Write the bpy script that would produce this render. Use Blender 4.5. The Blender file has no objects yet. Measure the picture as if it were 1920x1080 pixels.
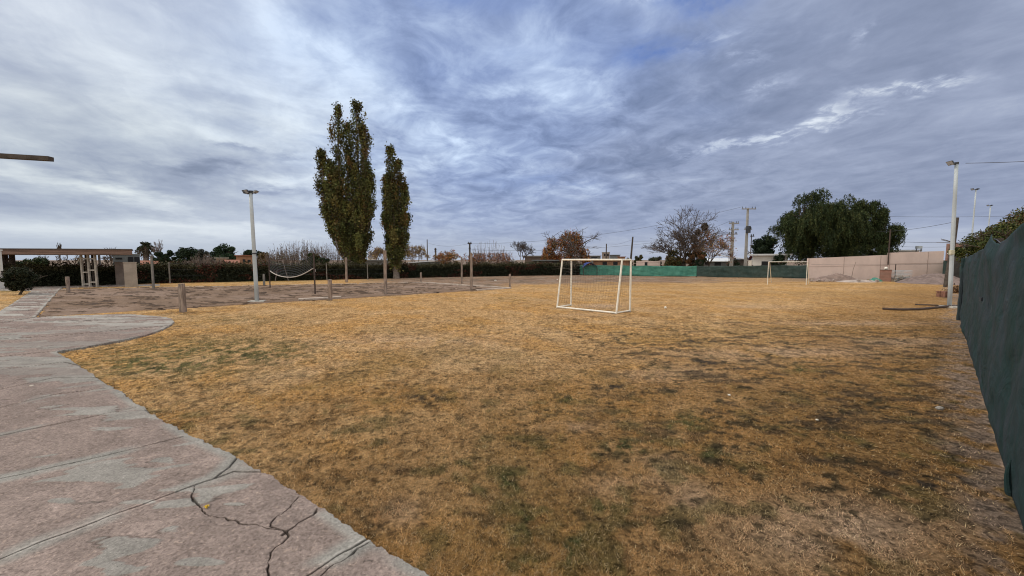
import bpy, math
import numpy as np
from mathutils import Vector
S = bpy.context.scene
COL = S.collection
R = math.radians
# ------------------------------------------------------------------ camera, sky, sun, exposure
CAMH, F, CX, CY, HOR = 2.0, 720.0, 960.0, 540.0, 487.0
PITCH = math.atan((CY - HOR) / F)
cd = bpy.data.cameras.new('camera'); cam = bpy.data.objects.new('camera', cd); COL.objects.link(cam)
cam.location = (0, 0, CAMH); cam.rotation_euler = (math.pi / 2 - PITCH, 0, 0)
cd.sensor_width = 36; cd.lens = 36 * F / 1920; cd.clip_start = 0.05; cd.clip_end = 3000
S.camera = cam
try: S.cycles.filter_width = 1.1
except Exception: pass
S.view_settings.view_transform = 'Standard'; S.view_settings.look = 'None'
S.view_settings.exposure = 0.0; S.view_settings.gamma = 1.0
try: S.view_settings.use_curve_mapping = False
except Exception: pass
SUN_EL, SUN_AZ = R(38), R(-78)          # azimuth measured from +Y towards +X
sl = bpy.data.lights.new('sun', 'SUN'); sl.energy = 1.5; sl.angle = R(14); sl.color = (1.0, 0.90, 0.75)
so = bpy.data.objects.new('sun', sl); COL.objects.link(so)
sdir = Vector((math.sin(SUN_AZ) * math.cos(SUN_EL), math.cos(SUN_AZ) * math.cos(SUN_EL), math.sin(SUN_EL)))
so.rotation_euler = (-sdir).to_track_quat('-Z', 'Y').to_euler()

class NT:
    """small helper for writing node maths"""
    def __init__(s, tree): s.t = tree; s.n = tree.nodes; s.l = tree.links
    def put(s, sock, v):
        if v is None: return
        if isinstance(v, bpy.types.NodeSocket): s.l.new(v, sock)
        else:
            if isinstance(v, (tuple, list)) and len(v) == 3 and sock.type == 'RGBA': v = (*v, 1)
            sock.default_value = v
    def m(s, op, a, b=None, c=None, clamp=False):
        n = s.n.new('ShaderNodeMath'); n.operation = op; n.use_clamp = clamp
        for i, v in enumerate((a, b, c)): s.put(n.inputs[i], v)
        return n.outputs[0]
    def add(s, a, b): return s.m('ADD', a, b)
    def sub(s, a, b): return s.m('SUBTRACT', a, b)
    def mul(s, a, b): return s.m('MULTIPLY', a, b)
    def div(s, a, b): return s.m('DIVIDE', a, b)
    def ramp(s, v, a, b, lo=0.0, hi=1.0, kind='SMOOTHSTEP'):
        n = s.n.new('ShaderNodeMapRange'); n.interpolation_type = kind
        s.put(n.inputs[0], v); s.put(n.inputs[1], a); s.put(n.inputs[2], b); s.put(n.inputs[3], lo); s.put(n.inputs[4], hi)
        return n.outputs[0]
    def xyz(s, a, b, c=0.0):
        n = s.n.new('ShaderNodeCombineXYZ')
        for i, v in enumerate((a, b, c)): s.put(n.inputs[i], v)
        return n.outputs[0]
    def sep(s, v):
        n = s.n.new('ShaderNodeSeparateXYZ'); s.l.new(v, n.inputs[0]); return n.outputs
    def noise(s, vec, scale, detail=6, rough=0.55, dist=0.0):
        n = s.n.new('ShaderNodeTexNoise'); s.put(n.inputs['Vector'], vec)
        n.inputs['Scale'].default_value = scale; n.inputs['Detail'].default_value = detail
        n.inputs['Roughness'].default_value = rough; n.inputs['Distortion'].default_value = dist
        return n.outputs['Fac']
    def mix(s, f, a, b, mode='MIX'):
        n = s.n.new('ShaderNodeMix'); n.data_type = 'RGBA'; n.blend_type = mode; n.clamp_factor = True
        s.put(n.inputs[0], f); s.put(n.inputs[6], a); s.put(n.inputs[7], b)
        return n.outputs[2]
    def vscale(s, v, k):
        n = s.n.new('ShaderNodeVectorMath'); n.operation = 'SCALE'; s.put(n.inputs[0], v); s.put(n.inputs['Scale'], k)
        return n.outputs[0]

def build_world():
    w = bpy.data.worlds.new('World'); S.world = w; w.use_nodes = True; w.cycles.sampling_method = 'MANUAL'; w.cycles.sample_map_resolution = 512
    t = w.node_tree; t.nodes.clear(); n = NT(t)
    out = t.nodes.new('ShaderNodeOutputWorld'); bg = t.nodes.new('ShaderNodeBackground')
    bg.inputs[1].default_value = 0.1; t.links.new(bg.outputs[0], out.inputs[0])
    sky = t.nodes.new('ShaderNodeTexSky'); sky.sky_type = 'NISHITA'; sky.sun_disc = False
    sky.sun_elevation = SUN_EL; sky.sun_rotation = SUN_AZ
    tc = t.nodes.new('ShaderNodeTexCoord'); d = n.sep(tc.outputs['Generated'])
    dx, dy, dz = d[0], d[1], d[2]
    zc = n.add(n.m('MAXIMUM', dz, 0.0), 0.16)
    px, py = n.div(dx, zc), n.div(dy, zc)
    def streaks(deg, sa, sb, scale, det=8, rough=0.55, dist=0.3, off=0.0):
        c, s_ = math.cos(R(deg)), math.sin(R(deg))
        a = n.add(n.mul(px, s_), n.mul(py, c)); b = n.sub(n.mul(px, c), n.mul(py, s_))
        return n.noise(n.xyz(n.mul(a, sa), n.mul(b, sb), off), scale, det, rough, dist)
    # broad, direction-bound picture of the cloud cover (u to the right, v upwards, both tangents from straight ahead)
    dyc = n.m('MAXIMUM', dy, 0.08); u, v = n.div(dx, dyc), n.div(dz, dyc)
    wob = n.noise(n.xyz(px, py, 3.3), 1.9, 6, 0.62)
    wob2 = n.noise(n.xyz(px, py, 9.1), 1.9, 6, 0.62)
    uw = n.add(u, n.mul(n.sub(wob, 0.5), 0.50)); vw = n.add(v, n.mul(n.sub(wob2, 0.5), n.ramp(v, 0.0, 0.6, 0.04, 0.26)))
    def blob(X, Y, rx, ry, slope=0.0):       # soft ellipse centred in the direction seen at X, Y
        cu, cv = (X - 960) / 720.0, (487 - Y) / 720.0
        du = n.sub(uw, cu); dv = n.sub(n.sub(vw, cv), n.mul(du, slope))
        q = n.add(n.m('POWER', n.mul(du, 720.0 / rx), 2.0), n.m('POWER', n.mul(dv, 720.0 / ry), 2.0))
        return n.m('EXPONENT', n.mul(q, -1.0))
    def blobs(L):
        o = None
        for k, *b in L:
            x = n.mul(blob(*b), k); o = x if o is None else n.add(o, x)
        return o
    nl = streaks(40, 0.85, 1.45, 0.95, 7, 0.52, 0.9, 1.7)
    nr = streaks(-42, 0.60, 1.2, 1.05, 7, 0.56, 0.6, 5.2)
    ncell = n.noise(n.xyz(px, py, 2.0), 4.2, 7, 0.62, 0.5)
    nfine = streaks(-30, 1.0, 1.7, 4.0, 6, 0.62, 0.6, 8.0)
    side = n.ramp(n.add(dx, n.mul(n.sub(wob, 0.5), 0.5)), -0.62, 0.38)
    nz = n.add(n.mul(nl, n.sub(1.0, side)), n.mul(nr, side))
    low = n.ramp(v, 0.02, 0.26, 0.35, 1.0)
    # tone 0..1 : thickness of cloud read as brightness
    base = n.ramp(u, -1.1, 0.60, 0.650, 0.345)
    tone = n.add(base, n.mul(n.mul(n.sub(nz, 0.5), n.ramp(side, 0.0, 1.0, 1.0, 0.62)), low))
    cellm = n.mul(n.mul(n.ramp(u, -0.75, -0.15, 0.25, 1.0), n.ramp(u, 0.15, 0.9, 1.0, 0.35)), low)
    tone = n.add(tone, n.mul(n.mul(n.sub(ncell, 0.5), cellm), 1.55))
    tone = n.add(tone, n.mul(n.mul(n.sub(nfine, 0.5), 0.36), low))
    tone = n.add(tone, blobs([
        (0.16, 250, 110, 330, 90, -0.30), (0.26, 480, 262, 300, 34, -0.16), (0.12, 620, 200, 220, 80, -0.2),
        (0.16, 60, 20, 230, 60, -0.3), (0.10, 80, 350, 300, 22, -0.1), (0.16, 120, 425, 360, 22, -0.05), (0.14, 330, 425, 200, 12, -0.15),
        (0.34, 820, 270, 90, 40, -0.3), (0.12, 450, 440, 400, 30, 0.0), (0.14, 1500, 455, 420, 34, 0.0), (0.16, 1780, 430, 140, 26, 0.0), (0.14, 800, 330, 60, 30, 0.0), (0.10, 900, 120, 300, 120, 0.0), (0.14, 1100, 200, 60, 40, 0.2), (0.14, 860, 200, 40, 40, 0.4), (0.10, 700, 380, 300, 40, 0.0), (0.30, 560, 345, 100, 14, -0.1), (0.20, 300, 385, 260, 14, -0.25),
        (0.22, 545, 60, 70, 60, -0.6), (0.18, 600, 130, 60, 90, -0.7), (0.20, 1010, 165, 100, 40, 0.1), (0.24, 985, 190, 34, 12, 0), (0.22, 1060, 150, 40, 10, -0.1), (0.20, 1000, 60, 60, 40, 0.3),
        (0.16, 1000, 310, 70, 16, 0.1), (0.22, 1040, 355, 50, 9, 0.2), (0.16, 975, 335, 40, 10, 0.0),
        (-0.42, 365, 324, 85, 11, -0.03), (-0.16, 180, 392, 240, 22, -0.05), (-0.16, 300, 350, 200, 16, -0.2), (-0.28, 510, 358, 60, 8, -0.1),
        (-0.30, 440, 282, 42, 8, -0.25), (-0.24, 560, 304, 50, 7, 0.0), (-0.12, 100, 175, 200, 30, -0.1), (-0.14, 410, 175, 110, 24, -0.3),
        (-0.16, 900, 250, 60, 22, 0.0), (-0.14, 880, 340, 130, 40, 0.1), (-0.12, 740, 60, 160, 40, -0.1),
        (-0.10, 1250, 190, 220, 90, 0.2), (-0.09, 1620, 110, 260, 100, 0.2), (-0.06, 1700, 300, 300, 90, 0.1)]))
    brk = blobs([(1.1, 1680, 180, 80, 11, 0.16), (1.0, 1510, 238, 110, 12, 0.22), (0.6, 1350, 268, 120, 7, 0.22),
                 (0.6, 1450, 182, 50, 12, 0.1), (0.55, 1597, 92, 16, 20, 0.9), (0.45, 1350, 96, 60, 26, 0.2),
                 (0.6, 1200, 15, 45, 22, 0.3), (0.5, 1400, 130, 60, 18, -0.2), (0.3, 1130, 190, 26, 14, 0)])
    fine2 = n.noise(n.xyz(px, py, 6.0), 7.0, 6, 0.65, 0.6)
    brk = n.mul(brk, n.ramp(fine2, 0.40, 0.58, 0.20, 1.35))
    tone = n.add(tone, n.mul(brk, 0.48))
    tone = n.m('MINIMUM', n.m('MAXIMUM', tone, 0.0), 1.0)
    cr = t.nodes.new('ShaderNodeValToRGB'); t.links.new(tone, cr.inputs[0])
    e = cr.color_ramp; e.elements[0].position = 0.0; e.elements[0].color = (0.190, 0.235, 0.350, 1)
    e.elements[1].position = 1.0; e.elements[1].color = (0.76, 0.82, 0.90, 1)
    for p, c in ((0.25, (0.270, 0.320, 0.455)), (0.45, (0.358, 0.414, 0.560)), (0.70, (0.52, 0.58, 0.70))):
        q = e.elements.new(p); q.color = (*c, 1)
    cloud = cr.outputs[0]
    # bluer on the upper middle where the cover is thin, warmer grey low on the left
    cloud = n.mix(n.m('MINIMUM', blobs([(0.75, 900, 90, 460, 190, 0.0), (0.4, 900, 330, 300, 130, 0.0)]), 0.6), cloud, n.mix(1.0, cloud, (0.78, 0.95, 1.22), 'MULTIPLY'))
    cloud = n.mix(n.m('MINIMUM', blobs([(0.8, 150, 300, 500, 170, 0.0)]), 0.8), cloud, n.mix(1.0, cloud, (1.04, 1.04, 0.95), 'MULTIPLY'))
    blue = blobs([(1.3, 1300, 12, 85, 34, 0.1), (1.0, 1235, 108, 90, 26, 0.1), (0.75, 720, 0, 170, 22, 0.0),
                  (0.75, 930, 14, 140, 30, 0.0), (0.5, 1060, 110, 160, 50, 0.1), (0.4, 840, 150, 130, 40, 0), (0.5, 990, 340, 60, 12, 0)])
    blue = n.mul(blue, n.ramp(n.add(ncell, n.mul(n.sub(tone, 0.3), -0.35)), 0.38, 0.58, 0.35, 1.0))
    blue = n.m('MINIMUM', blue, 0.95)
    skyb = n.mix(0.70, n.vscale(sky.outputs[0], 0.10), (0.10, 0.20, 0.58))
    cloud = n.mix(n.mul(blue, 0.90), cloud, skyb)
    # paler band low over the horizon
    hz = n.mul(n.ramp(v, 0.0, 0.10, 1.0, 0.0), n.ramp(nz, 0.3, 0.7, 0.5, 0.9))
    cloud = n.mix(n.mul(hz, 0.8), cloud, n.mix(n.ramp(u, -1.2, 0.9), (0.46, 0.52, 0.60), (0.52, 0.55, 0.62)))
    # overcast zenith and sky behind the camera, raised out of view to light ground
    hi = n.ramp(dz, 0.60, 0.92); bk = n.ramp(dy, 0.25, -0.5)
    sky_boost = n.m('MAXIMUM', hi, bk)
    cloud = n.mix(sky_boost, cloud, n.vscale(n.mix(0.8, cloud, (0.60, 0.57, 0.50)), n.ramp(hi, 0.0, 1.0, 1.7, 2.9)))
    cloud = n.vscale(cloud, 10.0)
    fin = n.mix(n.ramp(dz, -0.02, 0.0), (2.2, 1.9, 1.5), cloud)
    t.links.new(fin, bg.inputs[0])
build_world()

# ------------------------------------------------------------------ geometry of the view
cp, sp = math.cos(PITCH), math.sin(PITCH)
def G(px, py, z=0.0):
    k = (CY - py) / F; h = CAMH - z
    Y = -h * (cp + k * sp) / (k * cp - sp); return np.array(((px - CX) / F * (Y * cp + h * sp), Y, z))
def AT(px, D): return np.array(((px - CX) / F * D * cp, D, 0.0))
def ZT(pos, py):
    k = (CY - py) / F; return CAMH + pos[1] * (k * cp - sp) / (cp + k * sp)
def proj(P):
    P = np.asarray(P, float); dz = P[..., 2] - CAMH; dep = P[..., 1] * cp - dz * sp; up = P[..., 1] * sp + dz * cp
    dep = np.maximum(dep, 0.01); return CX + F * P[..., 0] / dep, CY - F * up / dep
rng = np.random.default_rng(7)
def _h(ix, iy, s):
    x = (ix.astype(np.int64) * 374761393 + iy.astype(np.int64) * 668265263 + s * 974634777) & 0xffffffff
    x = ((x ^ (x >> 13)) * 1274126177) & 0xffffffff; x = x ^ (x >> 16)
    return (x & 0xffffff) / float(0xffffff)
def vn(x, y, s=0):
    x = np.asarray(x, float); y = np.asarray(y, float)
    ix, iy = np.floor(x).astype(np.int64), np.floor(y).astype(np.int64); fx, fy = x - ix, y - iy
    fx = fx * fx * (3 - 2 * fx); fy = fy * fy * (3 - 2 * fy)
    a = _h(ix, iy, s) * (1 - fx) + _h(ix + 1, iy, s) * fx; b = _h(ix, iy + 1, s) * (1 - fx) + _h(ix + 1, iy + 1, s) * fx
    return a * (1 - fy) + b * fy
def fbm(x, y, s=0, o=4, g=0.5):
    v, a, t = 0, 1.0, 0
    for i in range(o): v = v + a * vn(x, y, s + i * 17); t += a; a *= g; x = x * 2.03 + 5.1; y = y * 2.03 + 1.7
    return v / t
def sm(a, b, x):
    t = np.clip((x - a) / (b - a), 0, 1); return t * t * (3 - 2 * t)
def inpoly(x, y, poly):
    c = np.zeros(x.shape, bool); n_ = len(poly)
    for i in range(n_):
        x0, y0 = poly[i][:2]; x1, y1 = poly[(i + 1) % n_][:2]
        if y0 == y1: continue
        c ^= ((y0 > y) != (y1 > y)) & (x < (x1 - x0) * (y - y0) / (y1 - y0) + x0)
    return c
def dline(x, y, pts, closed=False):
    d = np.full(x.shape, 1e9); n_ = len(pts)
    for i in range(n_ if closed else n_ - 1):
        ax, ay = pts[i][:2]; bx, by = pts[(i + 1) % n_][:2]; vx, vy = bx - ax, by - ay
        t = np.clip(((x - ax) * vx + (y - ay) * vy) / (vx * vx + vy * vy + 1e-12), 0, 1)
        d = np.minimum(d, np.hypot(x - ax - t * vx, y - ay - t * vy))
    return d

# ------------------------------------------------------------------ object helpers
def tag(o, label=None, cat=None, group=None, kind=None):
    if label: o['label'] = label
    if cat: o['category'] = cat
    if group: o['group'] = group
    if kind: o['kind'] = kind
    return o
def thing(name, loc, label, cat, group=None):
    o = bpy.data.objects.new(name, None); COL.objects.link(o); o.location = tuple(loc); o.empty_display_size = 0.2
    return tag(o, label, cat, group)
class MB:
    def __init__(s): s.V = []; s.Q = []; s.T = []; s.n = 0; s.C = []
    def arr(s, v, q=None, t=None, col=None):
        v = np.asarray(v, float).reshape(-1, 3)
        if q is not None and len(q): s.Q.append(np.asarray(q, np.int64).reshape(-1, 4) + s.n)
        if t is not None and len(t): s.T.append(np.asarray(t, np.int64).reshape(-1, 3) + s.n)
        s.V.append(v); s.n += len(v)
        if col is not None:
            col = np.asarray(col, float); s.C.append(np.broadcast_to(col, (len(v), 3)) if col.ndim == 1 else col)
        return s
    def box(s, c, size, rz=0.0, tilt=None, top=1.0):
        hx, hy, hz = [a / 2 for a in size]
        v = np.array([[x, y, z] for z in (-hz, hz) for y in (-hy, hy) for x in (-hx, hx)], float)
        v[4:, :2] *= top
        if tilt is not None:
            a = tilt; ca, sa = math.cos(a), math.sin(a); v = np.c_[v[:, 0] * ca + v[:, 2] * sa, v[:, 1], -v[:, 0] * sa + v[:, 2] * ca]
        ca, sa = math.cos(rz), math.sin(rz); v = np.c_[v[:, 0] * ca - v[:, 1] * sa, v[:, 0] * sa + v[:, 1] * ca, v[:, 2]] + np.asarray(c)
        return s.arr(v, [[0, 2, 3, 1], [4, 5, 7, 6], [0, 1, 5, 4], [2, 6, 7, 3], [0, 4, 6, 2], [1, 3, 7, 5]])
    def bar(s, a, b, w, h):     # box beam from a to b, w across, h in height
        a, b = np.asarray(a, float), np.asarray(b, float); d = b - a; L = np.linalg.norm(d); d /= L
        up = np.array([0, 0, 1.0]) if abs(d[2]) < 0.9 else np.array([0, 1.0, 0])
        x = np.cross(d, up); x /= np.linalg.norm(x); u = np.cross(x, d)
        v = [p + x * i * w / 2 + u * j * h / 2 for p in (a, b) for i, j in ((-1, -1), (1, -1), (1, 1), (-1, 1))]
        return s.arr(v, [[0, 1, 2, 3], [7, 6, 5, 4], [0, 4, 5, 1], [1, 5, 6, 2], [2, 6, 7, 3], [3, 7, 4, 0]])
    def segs(s, P0, P1, r0, r1, k=5):
        P0, P1 = np.atleast_2d(P0).astype(float), np.atleast_2d(P1).astype(float); m = len(P0)
        if not m: return s
        r0 = np.broadcast_to(r0, m).astype(float); r1 = np.broadcast_to(r1, m).astype(float)
        d = P1 - P0; d /= np.maximum(np.linalg.norm(d, axis=1, keepdims=True), 1e-9)
        ref = np.where(np.abs(d[:, 2:3]) < 0.9, [[0, 0, 1.0]], [[1.0, 0, 0]])
        x = np.cross(d, ref); x /= np.linalg.norm(x, axis=1, keepdims=True); y = np.cross(d, x)
        a = np.arange(k) * 2 * math.pi / k; ca, sa = np.cos(a), np.sin(a)
        ring = x[:, None, :] * ca[None, :, None] + y[:, None, :] * sa[None, :, None]
        v = np.concatenate([P0[:, None] + ring * r0[:, None, None], P1[:, None] + ring * r1[:, None, None]], 1).reshape(-1, 3)
        b = np.arange(m)[:, None] * 2 * k; i = np.arange(k)[None]; j = (i + 1) % k
        q = np.stack([b + i, b + j, b + k + j, b + k + i], -1).reshape(-1, 4)
        return s.arr(v, q)
    def tube(s, pts, r, k=6, cap=True):
        pts = np.asarray(pts, float); m = len(pts); r = np.broadcast_to(r, m).astype(float)
        d = np.gradient(pts, axis=0); d /= np.linalg.norm(d, axis=1, keepdims=True)
        ref = np.array([0, 0, 1.0]) if abs(d[:, 2]).mean() < 0.8 else np.array([1.0, 0, 0])
        x = np.cross(d, ref); x /= np.linalg.norm(x, axis=1, keepdims=True); y = np.cross(d, x)
        a = np.arange(k) * 2 * math.pi / k + 0.3
        v = (pts[:, None] + (x[:, None] * np.cos(a)[None, :, None] + y[:, None] * np.sin(a)[None, :, None]) * r[:, None, None]).reshape(-1, 3)
        q = [[i * k + j, i * k + (j + 1) % k, (i + 1) * k + (j + 1) % k, (i + 1) * k + j] for i in range(m - 1) for j in range(k)]
        v = np.vstack([v, pts[:1], pts[-1:]]); t = []
        if cap:
            t = [[m * k, (j + 1) % k, j] for j in range(k)] + [[m * k + 1, (m - 1) * k + j, (m - 1) * k + (j + 1) % k] for j in range(k)]
        return s.arr(v, q, t)
    def leaves(s, P, size, col, r_=None, flat=0.0, elong=1.6, droop=0.0):
        r_ = r_ or rng; m = len(P); size = np.broadcast_to(size, m)[:, None]
        a = r_.normal(size=(m, 3)); a[:, 2] -= droop * 1.5; a /= np.linalg.norm(a, axis=1, keepdims=True)
        b = r_.normal(size=(m, 3)); b[:, 2] *= (1 - flat); b = np.cross(a, b); b /= np.maximum(np.linalg.norm(b, axis=1, keepdims=True), 1e-6)
        a = a * size * elong / 2; b = b * size / 2
        v = np.stack([P - a, P + b * 0.9, P + a, P - b * 0.9], 1).reshape(-1, 3)
        q = np.arange(m)[:, None] * 4 + np.arange(4)[None]
        c = np.repeat(np.asarray(col, float), 4, axis=0)
        return s.arr(v, q, None, c)
    def build(s, name, mat, parent=None, org=(0, 0, 0), smooth=False):
        V = np.concatenate(s.V) - np.asarray(org, float)
        Q = np.concatenate(s.Q) if s.Q else np.zeros((0, 4), np.int64); T = np.concatenate(s.T) if s.T else np.zeros((0, 3), np.int64)
        me = bpy.data.meshes.new(name); me.vertices.add(len(V)); me.vertices.foreach_set('co', V.astype(np.float32).ravel())
        me.loops.add(Q.size + T.size); me.loops.foreach_set('vertex_index', np.concatenate([Q.ravel(), T.ravel()]).astype(np.int32))
        nf = len(Q) + len(T); me.polygons.add(nf)
        st = np.concatenate([np.arange(len(Q)) * 4, Q.size + np.arange(len(T)) * 3]); me.polygons.foreach_set('loop_start', st.astype(np.int32))
        me.update(calc_edges=True); me.validate()
        me.polygons.foreach_set('use_smooth', np.full(len(me.polygons), bool(smooth)))
        if s.C:
            c = np.concatenate(s.C); at = me.color_attributes.new('col', 'FLOAT_COLOR', 'POINT')
            at.data.foreach_set('color', np.c_[c, np.ones(len(c))].astype(np.float32).ravel())
        me.materials.append(mat); o = bpy.data.objects.new(name, me); COL.objects.link(o)
        if parent is not None: o.parent = parent
        else: o.location = tuple(org)
        return o
def grid_q(nr, nc, wrap=False):
    i = np.arange(nr - 1)[:, None]; j = np.arange(nc if wrap else nc - 1)[None]; k = (j + 1) % nc
    return np.stack([i * nc + j, i * nc + k, (i + 1) * nc + k, (i + 1) * nc + j], -1).reshape(-1, 4)

# ------------------------------------------------------------------ materials
MATS = {}
def mat(name, col, rough=0.8, var=0.25, scale=6.0, bump=0.0, metal=0.0, col2=None, stretch=(1, 1, 1), spec=0.3, bscale=None):
    if name in MATS: return MATS[name]
    m = bpy.data.materials.new(name); m.use_nodes = True; t = m.node_tree; n = NT(t); b = t.nodes['Principled BSDF']
    tc = t.nodes.new('ShaderNodeTexCoord'); mp = t.nodes.new('ShaderNodeMapping'); t.links.new(tc.outputs['Object'], mp.inputs[0])
    mp.inputs['Scale'].default_value = stretch
    f = n.noise(mp.outputs[0], scale, 6, 0.6)
    c2 = col2 or tuple(c * (1 - var) for c in col)
    c = n.mix(n.ramp(f, 0.32, 0.68), c2, tuple(min(1, c * (1 + var * 0.5)) for c in col))
    t.links.new(c, b.inputs['Base Color']); b.inputs['Roughness'].default_value = rough; b.inputs['Metallic'].default_value = metal
    b.inputs['Specular IOR Level'].default_value = spec
    if bump:
        bp = t.nodes.new('ShaderNodeBump'); bp.inputs['Strength'].default_value = 0.6; bp.inputs['Distance'].default_value = bump
        t.links.new(n.noise(mp.outputs[0], bscale or scale * 4, 5, 0.65), bp.inputs['Height']); t.links.new(bp.outputs[0], b.inputs['Normal'])
    MATS[name] = m; return m
def leafmat(name='leaf'):
    if name in MATS: return MATS[name]
    m = bpy.data.materials.new(name); m.use_nodes = True; t = m.node_tree; n = NT(t); b = t.nodes['Principled BSDF']
    a = t.nodes.new('ShaderNodeAttribute'); a.attribute_name = 'col'
    t.links.new(a.outputs['Color'], b.inputs['Base Color']); b.inputs['Roughness'].default_value = 0.75; b.inputs['Specular IOR Level'].default_value = 0.2
    MATS[name] = m; return m
def brickmat(name, c1, c2, mortar, scale=1.0, bw=0.25, bh=0.08):
    m = bpy.data.materials.new(name); m.use_nodes = True; t = m.node_tree; n = NT(t); b = t.nodes['Principled BSDF']
    tc = t.nodes.new('ShaderNodeTexCoord'); o = n.sep(tc.outputs['Object'])
    br = t.nodes.new('ShaderNodeTexBrick'); t.links.new(n.xyz(n.add(o[0], o[1]), o[2], 0.0), br.inputs['Vector'])
    br.inputs['Color1'].default_value = (*c1, 1); br.inputs['Color2'].default_value = (*c2, 1); br.inputs['Mortar'].default_value = (*mortar, 1)
    br.inputs['Scale'].default_value = scale; br.inputs['Brick Width'].default_value = bw; br.inputs['Row Height'].default_value = bh; br.inputs['Mortar Size'].default_value = 0.01
    f = n.noise(tc.outputs['Object'], 3.0, 5, 0.6)
    t.links.new(n.mix(n.ramp(f, 0.3, 0.7, 0.0, 0.35), br.outputs[0], tuple(c * 0.5 for c in c1)), b.inputs['Base Color'])
    b.inputs['Roughness'].default_value = 0.9; return m
M_white = mat('white_paint', (0.84, 0.80, 0.71), 0.45, 0.12, 9)
M_galv = mat('pale_steel', (0.47, 0.52, 0.55), 0.5, 0.15, 3, stretch=(1, 1, 0.2))
M_dkmetal = mat('dark_metal', (0.05, 0.055, 0.065), 0.5, 0.3, 8)
M_glass = mat('lamp_glass', (0.35, 0.38, 0.42), 0.2, 0.1, 5)
M_rust = mat('rusty_iron', (0.085, 0.06, 0.05), 0.8, 0.4, 12)
M_wood = mat('weathered_wood', (0.30, 0.235, 0.195), 0.9, 0.45, 5, 0.01, stretch=(3, 3, 0.5))
M_woodd = mat('dark_wood', (0.085, 0.07, 0.06), 0.9, 0.4, 5, 0.01, stretch=(1, 1, 1))
M_conc = mat('concrete', (0.40, 0.37, 0.33), 0.9, 0.25, 3, 0.01)
M_concp = mat('pole_concrete', (0.34, 0.33, 0.31), 0.9, 0.2, 2)
M_concd = mat('weathered_concrete', (0.22, 0.205, 0.185), 0.9, 0.3, 3, 0.01)
M_kerb = mat('kerb_concrete', (0.48, 0.40, 0.34), 0.9, 0.3, 4, 0.01)
M_net = mat('net_twine', (0.05, 0.055, 0.06), 0.9, 0.2, 5)
M_band = mat('net_band', (0.52, 0.47, 0.42), 0.8, 0.1, 5)
M_bark = mat('bark', (0.10, 0.078, 0.06), 0.95, 0.4, 5, 0.02)
M_barkl = mat('pale_bark', (0.20, 0.165, 0.14), 0.95, 0.4, 5, 0.02)
M_barkw = mat('limed_bark', (0.5, 0.47, 0.43), 0.95, 0.3, 5, 0.02)
M_twig = mat('twig', (0.085, 0.064, 0.052), 0.95, 0.3, 3)
M_twigl = mat('pale_twig', (0.20, 0.16, 0.145), 0.95, 0.3, 3)
M_wire = mat('wire', (0.06, 0.06, 0.07), 0.6, 0.1, 3)
M_leaf = leafmat()

# ------------------------------------------------------------------ GROUND
def P(*pp): return [G(*p) for p in pp]
PATH_OUT = P((830, 1105), (790, 1078), (735, 1046), (690, 1020), (628, 975), (560, 930), (500, 893), (440, 861), (390, 838), (345, 815), (300, 788), (260, 764), (228, 741),
             (200, 724), (176, 706), (150, 690), (126, 673), (105, 662), (150, 655), (230, 640), (270, 631), (300, 621), (320, 611), (327, 605), (322, 599), (305, 595),
             (270, 592), (235, 590), (150, 592.5), (66, 596), (84, 575), (112, 543), (118, 539.5), (300, 535.5), (300, 533), (-60, 539), (-60, 543), (60, 545.5), (44, 556), (20, 572), (-14, 592), (-60, 625), (-500, 800), (-900, 1105)) + [np.array((-2.6, 1.2, 0)), np.array((-0.4, 1.2, 0))]
C_FL, C_FR, C_NR, C_NL = G(100, 543), G(790, 530), G(957, 541), G(60, 596)
COURT = [C_FL, C_FR, C_NR, C_NL]
FEN0, FEN1 = G(1896, 927), G(1800, 601)
FDIR = (FEN1 - FEN0) / np.linalg.norm(FEN1 - FEN0)
def ell(x, y, X, Y, rx, ry):
    c = G(X, Y); a = (G(X + rx, Y) - G(X - rx, Y)) / 2; b = (G(X, Y - ry) - G(X, Y + ry)) / 2
    ca = np.array([a[0], a[1]]); cb = np.array([b[0], b[1]]); M = np.linalg.inv(np.array([ca, cb]).T)
    dx, dy = x - c[0], y - c[1]; u = M[0, 0] * dx + M[0, 1] * dy; v = M[1, 0] * dx + M[1, 1] * dy
    return np.exp(-(u * u + v * v))
STRAW = np.array((0.55, 0.345, 0.160)); GOLD = np.array((0.55, 0.315, 0.115)); BROWN = np.array((0.27, 0.145, 0.050))
GREEN = np.array((0.070, 0.085, 0.028)); OLIVE = np.array((0.26, 0.18, 0.07)); DIRT = np.array((0.30, 0.225, 0.175)); DARK = np.array((0.07, 0.052, 0.035)); PALE = np.array((0.62, 0.430, 0.245))
REDD = np.array((0.27, 0.17, 0.115))
GREENP = [(1290, 792, 42, 18, .9), (1180, 836, 55, 16, .9), (1350, 846, 45, 16, .7), (1130, 948, 32, 18, .8), (960, 905, 60, 22, .4), (1000, 985, 70, 30, .35), (1070, 1035, 24, 34, .7),
          (980, 1055, 60, 20, .6), (1500, 692, 38, 9, .6), (1665, 707, 30, 10, .6), (1070, 747, 25, 7, .6), (350, 660, 170, 26, .62), (270, 690, 130, 22, .5), (520, 655, 120, 22, .4),
          (1010, 770, 60, 14, .3), (870, 860, 60, 16, .3), (1240, 690, 30, 6, .3), (1450, 640, 24, 3, .4), (1620, 636, 24, 3, .5), (420, 600, 120, 10, .35), (960, 560, 40, 5, .3), (60, 565, 60, 8, .5), (20, 545, 60, 4, .6)]
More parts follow.
